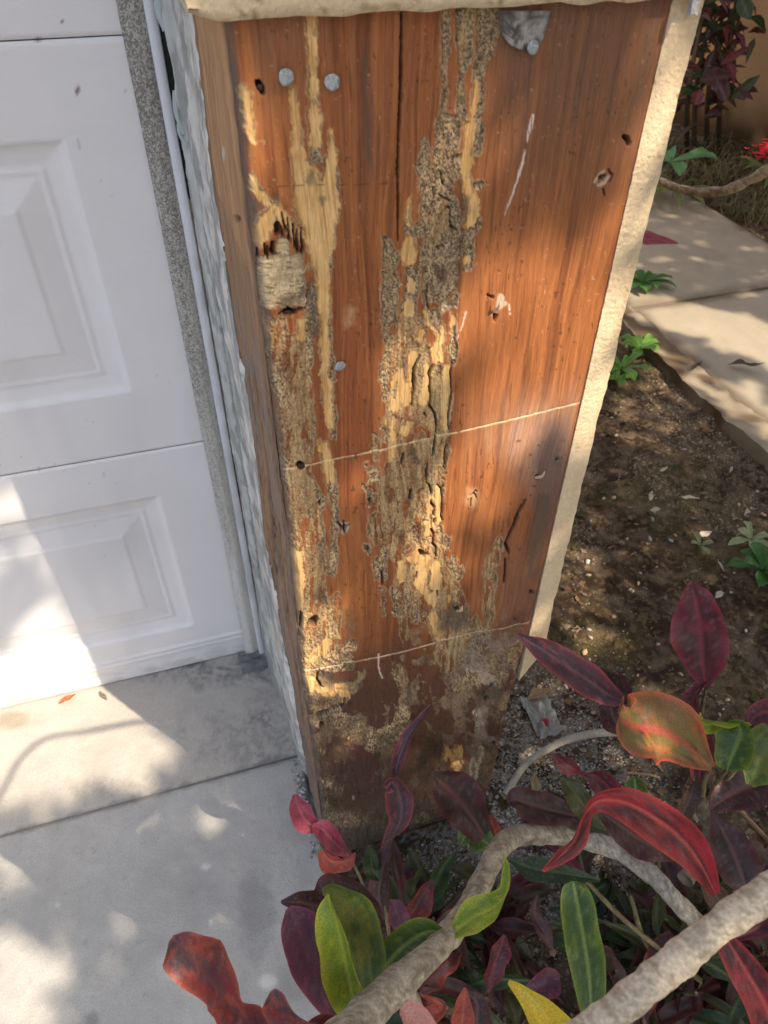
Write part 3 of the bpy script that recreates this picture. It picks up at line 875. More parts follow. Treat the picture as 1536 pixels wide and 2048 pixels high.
# dusty scratched grey near the right lower edge and along the cut lines
dust = ss(.52, .66, fbm(gx*.35, Zg*22, 33))
l1 = np.interp(PX, [560, 605, 655, 770, 900, 1000, 1100, 1168], [945, 934, 922, 899, 868, 845, 820, 803])
wood = mix(wood, (.56, .40, .30), np.exp(-((PY-l1-16)/60)**2)*ss(900, 1000, PX)*(.16+.20*dust))
pale = (1-ss(.3, 1.1, np.hypot((PX-1080)/90, (PY-905)/110)))
wood = mix(wood, (.60, .42, .32), pale*(.30+.22*dust))
grey = (1-ss(.4, 1.1, np.hypot((PX-1105)/55, (PY-960)/150)+.4*(fbm(PX/30, PY/50, 37)-.5)))
wood = mix(wood, (.13, .095, .085), grey*.75)
wood = mix(wood, (.36, .25, .20), rt*dust*.16)
speck = ss(.30, .62, vn(PX/2.3, PY/2.6, 40)*.55+vn(PX/1.3, PY/1.5, 41)*.45)
frass = mix((.15, .098, .056), (.60, .44, .255), speck)
frass = frass*(.72+.5*fbm(PX/16, PY/30, 42))[..., None]
up = ss(660, 500, PY)                                                  # drier, greyer mud high on the post
frass = mix(frass, frass*np.array([.84, .82, .80]), up*.9)
qf = mix((.27, .165, .082), (.58, .40, .20), .35*speck+.65*ss(.3, .7, fbm(gx*.5, Zg*20, 43)))
pl = mix((.56, .31, .11), (.82, .54, .235), ss(.25, .75, .55*fbm(gx*.5, Zg*16, 44)+.45*fbm(PX/18, PY/40, 45)))
pl = mix(pl, (.46, .24, .085), ss(.70, .8, vn(gx*1.2, Zg*40, 46))*.6)
xg = mix((.46, .34, .19), (.76, .61, .37), ss(.25, .75, .6*fbm(PX/30, (PY+(PX-560)*.06+5*(fbm(PX/25, PY/25, 49)-.5))/1.9, 47, 3)+.4*fbm(PX/40, PY/14, 50)))
xg = mix(xg, (.14, .09, .05), ss(.66, .72, fbm(PX/20, (PY+(PX-560)*.06)/2.6, 48, 3))*.8)
xg = mix(xg, (.16, .11, .07), ss(28, 50, bx)*ss(.45, .6, fbm(PX/9, PY/4, 89))*.7)
fin = PY > 1200
col = wood.copy()
Fm = FF*(1-PP)*(1-QQ); 
col = mix(col, frass, FF); col = mix(col, qf, QQ); col = mix(col, pl, PP); col = mix(col, xg, XX)
col = mix(col, wood, BB)
# carved relief inside the galleries: elongated ribs with dark creases
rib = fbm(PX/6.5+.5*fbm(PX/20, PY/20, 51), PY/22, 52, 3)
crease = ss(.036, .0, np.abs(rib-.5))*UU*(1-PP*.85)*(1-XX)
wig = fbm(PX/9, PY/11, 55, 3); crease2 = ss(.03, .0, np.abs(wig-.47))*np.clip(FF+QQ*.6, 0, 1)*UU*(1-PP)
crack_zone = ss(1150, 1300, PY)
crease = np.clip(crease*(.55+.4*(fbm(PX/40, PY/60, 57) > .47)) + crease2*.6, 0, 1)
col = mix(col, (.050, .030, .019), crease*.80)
isl = ss(.56, .60, fbm(PX/8, PY/30, 58, 3))*UU*(1-PP)*(1-XX)*(1-FF*.6)                      # scraps of skin left in the galleries
col = mix(col, wood*.9, isl*.9*ss(600, 680, PY))
# loose eaten patches low down
low = ss(1180, 1330, PY)
lp = ss(.50, .56, fbm(PX/22+.4*wig, PY/26, 60, 4)+.10*np.exp(-((PX-1000)/90)**2)+.07*np.exp(-((PX-640)/60)**2)-.12*np.exp(-((PX-760)/60)**2)*(PY < 1400)-.06*ss(1480, 1640, PY))*low
lowcol = mix((.11, .075, .05), (.42, .30, .17), speck*.5+.5*ss(.3, .7, fbm(PX/12, PY/30, 61)))
lowcol = mix(lowcol, lowcol*.42, ss(1380, 1560, PY)*.8)
col = mix(col, lowcol, lp*.75*(1-PP*.5))
wl = ss(.022, 0, np.abs(fbm(PX/16, PY/17, 63, 3)-.5))*low*ss(.45, .55, fbm(PX/50, PY/50, 64)); col = mix(col, (.05, .033, .024), wl*.6)
ash = ss(.52, .64, fbm(PX/26, PY/20, 65, 4))*ss(1240, 1320, PY)*ss(880, 980, PX)*(1-ss(1480, 1560, PY)); col = mix(col, (.36, .31, .26), ash*.55)
dirt = ss(1480, 1720, PY+30*(n_big-.5)); col = mix(col, (.085, .062, .047), dirt*.72); col = mix(col, (.20, .18, .155), dirt*ss(.62, .72, vn(PX/3, PY/3, 66))*.6)
col = mix(col, (.105, .080, .058), GG*.74); col = mix(col, (.085, .050, .032), KK*.72); col = mix(col, (.72, .50, .27), YY*.45)
# gallery borders: thin light lip, dark line inside it
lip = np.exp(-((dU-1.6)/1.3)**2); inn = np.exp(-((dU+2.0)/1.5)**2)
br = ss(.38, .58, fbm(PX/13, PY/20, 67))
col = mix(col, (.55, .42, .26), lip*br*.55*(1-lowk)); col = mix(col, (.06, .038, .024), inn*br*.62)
col = mix(col, (.56, .47, .36), LL*np.where(PY > 1300, .55*ss(.42, .56, fbm(PX/6, PY/9, 90)), .75)); 
col = mix(col, (.022, .014, .010), CC*.93); col = mix(col, (.018, .012, .009), DD*.92)
# big drying crack edge, sawn and chalk lines, scratches
def line(xs_, ys_, wdt, xa, xb, seed):
    yy = np.interp(PX, xs_, ys_); d = np.abs(PY-yy+.8*(vn(PX/14, PX*0, seed)-.5))
    return (1-ss(wdt*.4, wdt*1.15, d))*ss(xa-4, xa+4, PX)*(1-ss(xb-4, xb+4, PX))
k1 = line([560, 605, 655, 770, 900, 1000, 1100, 1168], [945, 934, 922, 899, 868, 845, 820, 803], 1.7, 562, 1167, 70)
k2 = line([605, 700, 800, 900, 1000, 1072], [1346, 1326, 1305, 1278, 1259, 1242], 1.45, 604, 1068, 71)
col = mix(col, (.80, .66, .40), k1*(.55+.4*vn(PX/9, PX*0, 72))); col = mix(col, (.74, .58, .40), k2*(.45+.5*vn(PX/9, PX*0, 73)))
k3 = line([480, 600, 800], [374, 372, 366], .9, 535, 790, 74); col = mix(col, (.10, .035, .015), k3*.7)
col = mix(col, (.74, .62, .54), WW*ss(.30, .5, vn(PX/2.2, PY/7, 75)+.15)*.9)
dots = ss(.90, .95, vn(PX/5, PY/6, 76)); col = mix(col, (.70, .50, .33), dots*.30*(1-UU)*(PY < 700)*(vn(PX/23, PY/23, 12) > .55))
hol = ss(.84, .90, vn(PX/4.2, PY/9, 77))*ss(.5, .6, fbm(PX/60, PY/60, 78)); col = mix(col, (.05, .025, .015), hol*.6*(1-UU))
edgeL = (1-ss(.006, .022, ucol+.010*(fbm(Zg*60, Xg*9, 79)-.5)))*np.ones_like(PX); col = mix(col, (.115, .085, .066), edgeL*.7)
edgeR = ss(.975, .998, ucol)*np.ones_like(PX); col = mix(col, (.26, .085, .03), edgeR*.6)
# --- relief (towards the room is -Y)
dep = .0010*UU*ss(0, 7, -dU+1)
dep += UU*(1-PP)*(.0012*(speck-.5)*.8 + .0014*(fbm(PX/10, PY/24, 81)-.5)*2) + crease*.0012
dep += PP*UU*.0004*(n_fib-.5)*2
dep += XX*(.0016+.0007*fbm(PX/30, (PY+(PX-560)*.06+5*(fbm(PX/25, PY/25, 49)-.5))/1.9, 47, 3))
dep += DD*.010 + CC*.006 - lip*br*.0006
dep += lp*.0018*(1+2*(fbm(PX/7, PY/9, 83)-.5)) + wl*.0012 + GG*.0008
dep += .0005*(n_fib-.5)*2*(1-UU) + .0012*(fbm(Xg*9, Zg*4, 84)-.5)
dep += k1*.0009 + k2*.0009 - WW*.0001
dep += edgeL*.0035 + isl*-.0006
rnd = np.minimum(Xg-le[:, None], re_[:, None]-Xg); dep += .003*(1-ss(0, .003, rnd))**2
bot = ss(.05, .012, Zg); dep += bot*.006
V = np.stack([Xg, dep, Zg], -1).reshape(-1, 3)
fb = link('front_board', make_mesh('front_board', V, grid_faces(NR, NC), col.reshape(-1, 3), MW), post)
# left edge of the board stack: several plies seen end-on along the post side
zs2 = zrow; us2 = np.linspace(0, 1, 110)
Zs = np.repeat(zs2[:, None], 110, 1); U2 = np.repeat(us2[None, :], NR, 0)
Ys = .0030 + .29*U2
y0c = dep[:, 0][:, None]
Ys = y0c*(1-ss(0, .03, U2)) + Ys*ss(0, .03, U2)
Xs = Xg[:, :1] + 0*U2
er = ss(1.05, .80, Zs)
g1 = fbm(U2*26+1.4*fbm(U2*5, Zs*7, 90), Zs*11, 91, 3); g2 = fbm(U2*60, Zs*30, 93, 3)
chk = ss(.51, .57, g1*.65+g2*.35)
Xs = Xs + er*(.0040*(g1-.5)+.0045*chk) + .0012*(g2-.5)
def ply(u0, wd=.006, seed=0):
    uu = u0 + .02*(fbm(Zs*5, Zs*0, 94+seed)-.5)
    return (1-ss(wd*.5, wd, np.abs(U2-uu)))*ss(.40, .52, fbm(Zs*14, Zs*0+2, 97+seed))
pc = np.clip(ply(.27, .008, 0)+ply(.60, .007, 2)+ply(.95, .012, 4), 0, 1)
Xs = Xs + pc*.004

cs = mix((.36, .195, .095), (.54, .31, .155), ss(.3, .7, .5*g1+.5*fbm(U2*18, Zs*6, 100)))
cs = mix(cs, mix((.25, .15, .09), (.48, .29, .165), g2), er*.8)
cs = mix(cs, (.30, .245, .22), ss(.45, .65, fbm(U2*9, Zs*5, 101))*er*.55)
cs = mix(cs, (.05, .034, .028), chk*er*.88); cs = mix(cs, (.05, .03, .022), pc*.8)
cs = cs*np.where(er > .2, .80, .95)[..., None]; cs = mix(cs, (.16, .13, .115), ss(.45, .10, Zs)*.6)
cs = mix(cs, (.12, .09, .07), np.exp(-((Ys-np.interp(Zs, [0, .115, .276, .49, .70, .84, .966, 1.06, 1.11, 1.3], [.16, .166, .205, .238, .230, .265, .262, .215, .200, .195]))/.012)**2)*.7)
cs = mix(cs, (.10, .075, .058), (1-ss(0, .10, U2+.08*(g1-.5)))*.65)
PXs, PYs = photo_xy(Xs, Ys, Zs)
for (x, y, rx, ry, a) in [(478, 748, 12, 26, .95), (474, 437, 7, 7, .9), (446, 305, 5, 20, .0)]:
    b_ = blot(PXs, PYs, x, y, rx, ry, 102, .3)*a; cs = mix(cs, (.02, .017, .015), b_); Xs = Xs + b_*.006
b_ = blot(PXs, PYs, 447, 308, 4, 18, 102, .2); cs = mix(cs, (.52, .46, .42), b_*.9)
b_ = blot(PXs, PYs, 500, 735, 13, 20, 103, .3); cs = mix(cs, (.22, .19, .17), b_*.6)
V = np.stack([Xs, Ys, Zs], -1).reshape(-1, 3)
link('side_boards', make_mesh('side_boards', V, grid_faces(NR, 110)[:, ::-1], cs.reshape(-1, 3), MSIDE), post)
# right edge, below the cut stucco, and solid core
m = MB()
Zr = np.linspace(1.14, .01, 200); Yr = np.linspace(.004, .2, 12); Zq, Yq = np.meshgrid(Zr, Yr, indexing='ij')
Xq = np.interp(-Zq, -zrow, re_) + .0015*(fbm(Zq*20, Yq*20, 5)-.5)
m.add(np.stack([Xq, Yq, Zq], -1), grid_faces(200, 12), mix((.12, .07, .05), (.28, .16, .09), fbm(Zq*20, Yq*60, 8)).reshape(-1, 3))
m.add(*box_vf(.014, .262, .012, .2, .0, 1.15), c=(.10, .05, .03))
m.build('post_core', MSIDE, post)
# nails
def nail(px, py, r, proud, mat, label=None, tilt=(0, 0)):
    c = wall(px, py, -proud); n = 20; th = np.linspace(0, 2*np.pi, n, endpoint=False); rings = []
    for rr, yy in ((.0, -.0002), (r*.55, -.0002), (r*.93, 0), (r, .0004), (r*.98, .0011), (r*.3, .0013)):
        w_ = 1+.03*np.sin(th*3+px)
        rings.append(np.stack([rr*w_*np.cos(th), np.full(n, yy)+tilt[0]*rr*np.cos(th)+tilt[1]*rr*np.sin(th), rr*w_*np.sin(th)], 1))
    V = np.concatenate(rings)+c; F = []
    for i in range(5):
        for j in range(n): F.append((i*n+j, i*n+(j+1) % n, (i+1)*n+(j+1) % n, (i+1)*n+j))
    m = MB(); m.add(V, F); V2, F2 = tube_vf([c+(0, .001, 0), c+(0, proud+.012, 0)], r*.26, 10); m.add(V2, F2)
    o = m.build('nail', mat, post, False)
    if label: o['label'] = label
nail(573, 155, .0047, .0045, MNAIL, 'galvanised nail standing proud at upper left', (.12, .05))
nail(665, 165, .0047, .0035, MNAIL, 'galvanised nail right of the pale upper gallery', (-.1, .06))
nail(1067, 95, .0040, .0060, MNAIL, 'galvanised nail pinning the grey scrap', (.05, .12))
nail(681, 733, .0044, .0030, MNAIL, 'galvanised nail alone in the plain brown strip', (.05, -.08))
nail(578, 628, .0034, -.0035, MRUST, 'dark rusted nail sunk in the torn hole')
nail(603, 933, .0030, -.0008, MRUST, 'black nail head on the upper sawn line')
nail(520, 175, .0020, -.0012, MRUST, 'rusted nail head at the upper left edge')
# grey scrap of lath paper under the stucco
P5 = [(232, 50), (490, 50), (478, 110), (452, 165), (433, 205), (400, 248), (372, 250), (330, 234), (285, 214), (258, 180), (240, 140), (233, 90)]
Pp = np.array([wall(900+a/2.415, b/2.415, -.003) for a, b in P5]); cen = Pp.mean(0)
rings = []; K = 9
for k in range(K): rings.append(cen+(Pp-cen)*(k/(K-1)))
R_ = np.stack(rings); n = len(P5)
fine = []
for k in range(K):
    q = np.vstack([R_[k], R_[k][:1]]); t = np.linspace(0, n, n*5, endpoint=False); i = t.astype(int); f = (t-i)[:, None]
    fine.append(q[i]*(1-f)+q[i+1]*f)
R_ = np.stack(fine); nn = R_.shape[1]
wr = fbm(R_[..., 0]*140, R_[..., 2]*110, 66, 3); R_[..., 1] += -.003*(wr-.5)*2 - .0015
cc = mix((.10, .09, .08), (.36, .34, .32), ss(.38, .62, wr*.6+.4*fbm(R_[..., 0]*400, R_[..., 2]*300, 67)))
F = [(i*nn+j, i*nn+(j+1) % nn, (i+1)*nn+(j+1) % nn, (i+1)*nn+j) for i in range(K-1) for j in range(nn)]
m = MB(); m.add(R_.reshape(-1, 3), F, cc.reshape(-1, 3)); o = m.build('lath_scrap', MSIDE, post); o['label'] = 'crinkled grey scrap pinned by the right nail'
# loose splinters standing off the face
for (a, b, r) in [((598, 547), (612, 533), .0006), ((594, 572), (607, 563), .0007), ((603, 606), (611, 594), .0007), ((988, 622), (1000, 598), .0012), ((1072, 955), (1090, 942), .0016), ((915, 1222), (925, 1210), .0016)]:
    p, q = wall(*a, -.001), wall(*b, -.006); mid = (p+q)/2+np.array([.0006, -.003, 0])
    V, F = tube_vf(catmull([p, mid, q], 8), r*np.array([1, 1.2, 1.2, 1, .9, .7, .5, .15]), 6, .3); m = MB(); m.add(V, F, c=(.58, .42, .28)); m.build('splinter', MSIDE, post)

# ------------------------------------------------------------------ croton shrub
shrub = thing('croton_shrub', 'croton shrub with dark red, purple and green leaves in front of the post', 'shrub', (.35, -.18, 0))
def leaf_mesh(path, wid, twist, c_mid, c_edge, c_rib, c_blot, blot_amt, seed, cup=.12, wave=.06, lobes=0, n=34, k=13, view=CAM_POS, droop=None):
    C = catmull(path, n); W = np.interp(np.linspace(0, 1, n), np.linspace(0, 1, len(wid)), wid)
    Wc = catmull(np.array([[w_, 0, 0] for w_ in wid]), n)[:, 0]; W = np.clip(.5*W+.5*Wc, 0.0004, None)
    T = np.gradient(C, axis=0); T /= np.linalg.norm(T, axis=1)[:, None]
    to = view - C; to /= np.linalg.norm(to, axis=1)[:, None]
    Sd = np.cross(T, to); Sd /= np.linalg.norm(Sd, axis=1)[:, None]; Nn = np.cross(Sd, T)
    tw = np.radians(np.interp(np.linspace(0, 1, n), np.linspace(0, 1, len(twist)), twist))
    s2 = Sd*np.cos(tw)[:, None]+Nn*np.sin(tw)[:, None]; n2 = -Sd*np.sin(tw)[:, None]+Nn*np.cos(tw)[:, None]
    v = np.linspace(-1, 1, k); tt = np.linspace(0, 1, n)
    Vg, Tg = np.meshgrid(v, tt)
    L = np.linalg.norm(np.diff(C, axis=0), axis=1).sum()
    ew = 1+(.25+lobes)*.16*np.sin(Tg*9+seed+np.sign(Vg)*1.3)+.06*(vn(Tg*9+seed, np.sign(Vg)*3+5.5, seed)-.5)*2
    P = C[:, None, :] + s2[:, None, :]*(Vg*W[:, None]*ew)[..., None]
    off = cup*W[:, None]*(Vg**2)*1.6 + wave*W[:, None]*np.abs(Vg)**2*np.sin(Tg*14+seed*1.7+Vg*1.5)*1.4
    off = off - .10*W[:, None]*np.exp(-(Vg/.10)**2) + .05*W[:, None]*(fbm(Tg*22+Vg*0, np.abs(Vg)*3-Tg*10+9, seed % 50)-.5)
    P = P + n2[:, None, :]*off[..., None]
    b = ss(.455, .51, fbm(Tg*6+seed, Vg*2.2+seed, seed % 57, 4)+.12*(blot_amt-.5))
    c = mix(np.array(c_mid)*np.ones(Tg.shape+(3,)), c_blot, b*min(1, blot_amt*1.6)*(1-ss(.55, .95, np.abs(Vg))*.6))
    e = ss(.80, .97, np.abs(Vg)+.10*(vn(Tg*16, Vg*3, 7)-.5)); c = mix(c, c_edge, np.maximum(e, ss(.96, 1, Tg))*.85)
    b2 = ss(.50, .62, fbm(Tg*17+seed*3, Vg*4.5+seed, (seed*7) % 55, 4)); c = mix(c, c_blot, b2*blot_amt*.75)
    b3 = ss(.60, .70, fbm(Tg*14+seed*5, Vg*4+seed, (seed*5) % 55, 3)); c = mix(c, c_edge, b3*.45)
    c = mix(c, c_edge, ss(.35, .95, np.abs(Vg))*.18)
    c = mix(c, (.34, .31, .30), ss(.70, .86, vn(Tg*160, Vg*34, 33))*.12)
    rb = np.exp(-(Vg/.085)**2)*(1-ss(.86, 1, Tg)); c = mix(c, c_rib, rb*.8)
    vein = ss(.86, .98, np.cos((Tg*L/.009-np.abs(Vg)*1.6)*2*np.pi)*.5+.5)*(1-np.abs(Vg))*.22; c = mix(c, c_rib, vein)
    c = c*(.86+.28*fbm(Tg*20, Vg*8, (seed+9) % 55))[..., None]
    return P.reshape(-1, 3), grid_faces(n, k), c.reshape(-1, 3)
PAL = {
 'red':    ((.34, .022, .034), (.50, .05, .05), (.62, .10, .08), (.045, .022, .026), .55),
 'rust':   ((.17, .022, .024), (.40, .075, .04), (.13, .04, .04), (.060, .032, .044), .85),
 'dred':   ((.10, .022, .028), (.30, .030, .050), (.24, .04, .05), (.045, .020, .026), .5),
 'purple': ((.062, .027, .027), (.13, .026, .028), (.15, .065, .055), (.034, .018, .018), .6),
 'pinkp':  ((.085, .050, .062), (.48, .08, .10), (.22, .12, .13), (.055, .032, .042), .4),
 'mauve':  ((.060, .028, .048), (.26, .045, .085), (.13, .05, .07), (.12, .035, .065), .4),
 'green':  ((.040, .095, .018), (.20, .27, .03), (.24, .33, .08), (.030, .070, .020), .4),
 'dgreen': ((.022, .050, .016), (.05, .08, .022), (.07, .11, .03), (.018, .036, .013), .4),
 'lime':   ((.22, .32, .025), (.50, .50, .035), (.42, .46, .06), (.12, .22, .025), .4),
 'gpatch': ((.045, .095, .025), (.20, .25, .03), (.13, .18, .05), (.50, .40, .03), .12),
 'yellow': ((.62, .42, .025), (.66, .50, .03), (.60, .46, .05), (.34, .34, .03), .3),
 'olive':  ((.060, .070, .022), (.10, .10, .03), (.12, .12, .04), (.042, .045, .018), .4),
 'brown':  ((.075, .045, .028), (.16, .05, .035), (.12, .07, .045), (.045, .028, .02), .5),
 'amber':  ((.085, .050, .030), (.72, .15, .055), (.55, .07, .06), (.22, .17, .045), .5),
 'coral':  ((.42, .075, .05), (.48, .10, .06), (.50, .14, .09), (.18, .045, .035), .4),
 'pink':   ((.34, .05, .09), (.42, .08, .12), (.40, .12, .15), (.16, .03, .05), .3),
 'skin':   ((.56, .26, .22), (.60, .26, .22), (.56, .28, .24), (.50, .22, .19), .2),
}
LN = [0]
def px_leaf(pts, pal, name='leaf', label=None, lobes=0, cup=.12, wave=.13, parent=None, n=34, k=13, mat=None):
    """pts: base..tip as photo x, y, distance, half width in photo px, twist in degrees"""
    LN[0] += 1
    path = [at(x, y, d) for x, y, d, w_, t in pts]; wid = [w_*.92*d/FPX for x, y, d, w_, t in pts]; tw = [p[4] for p in pts]
    cm, ce, cr, cb, ba = PAL[pal]
    V, F, c = leaf_mesh(path, wid, tw, cm, ce, cr, cb, ba, LN[0], cup, wave, lobes, n, k)
    o = link(name, make_mesh(name, V, F, c, mat or MLEAF), parent or shrub)
    if label: o['label'] = label
    return o
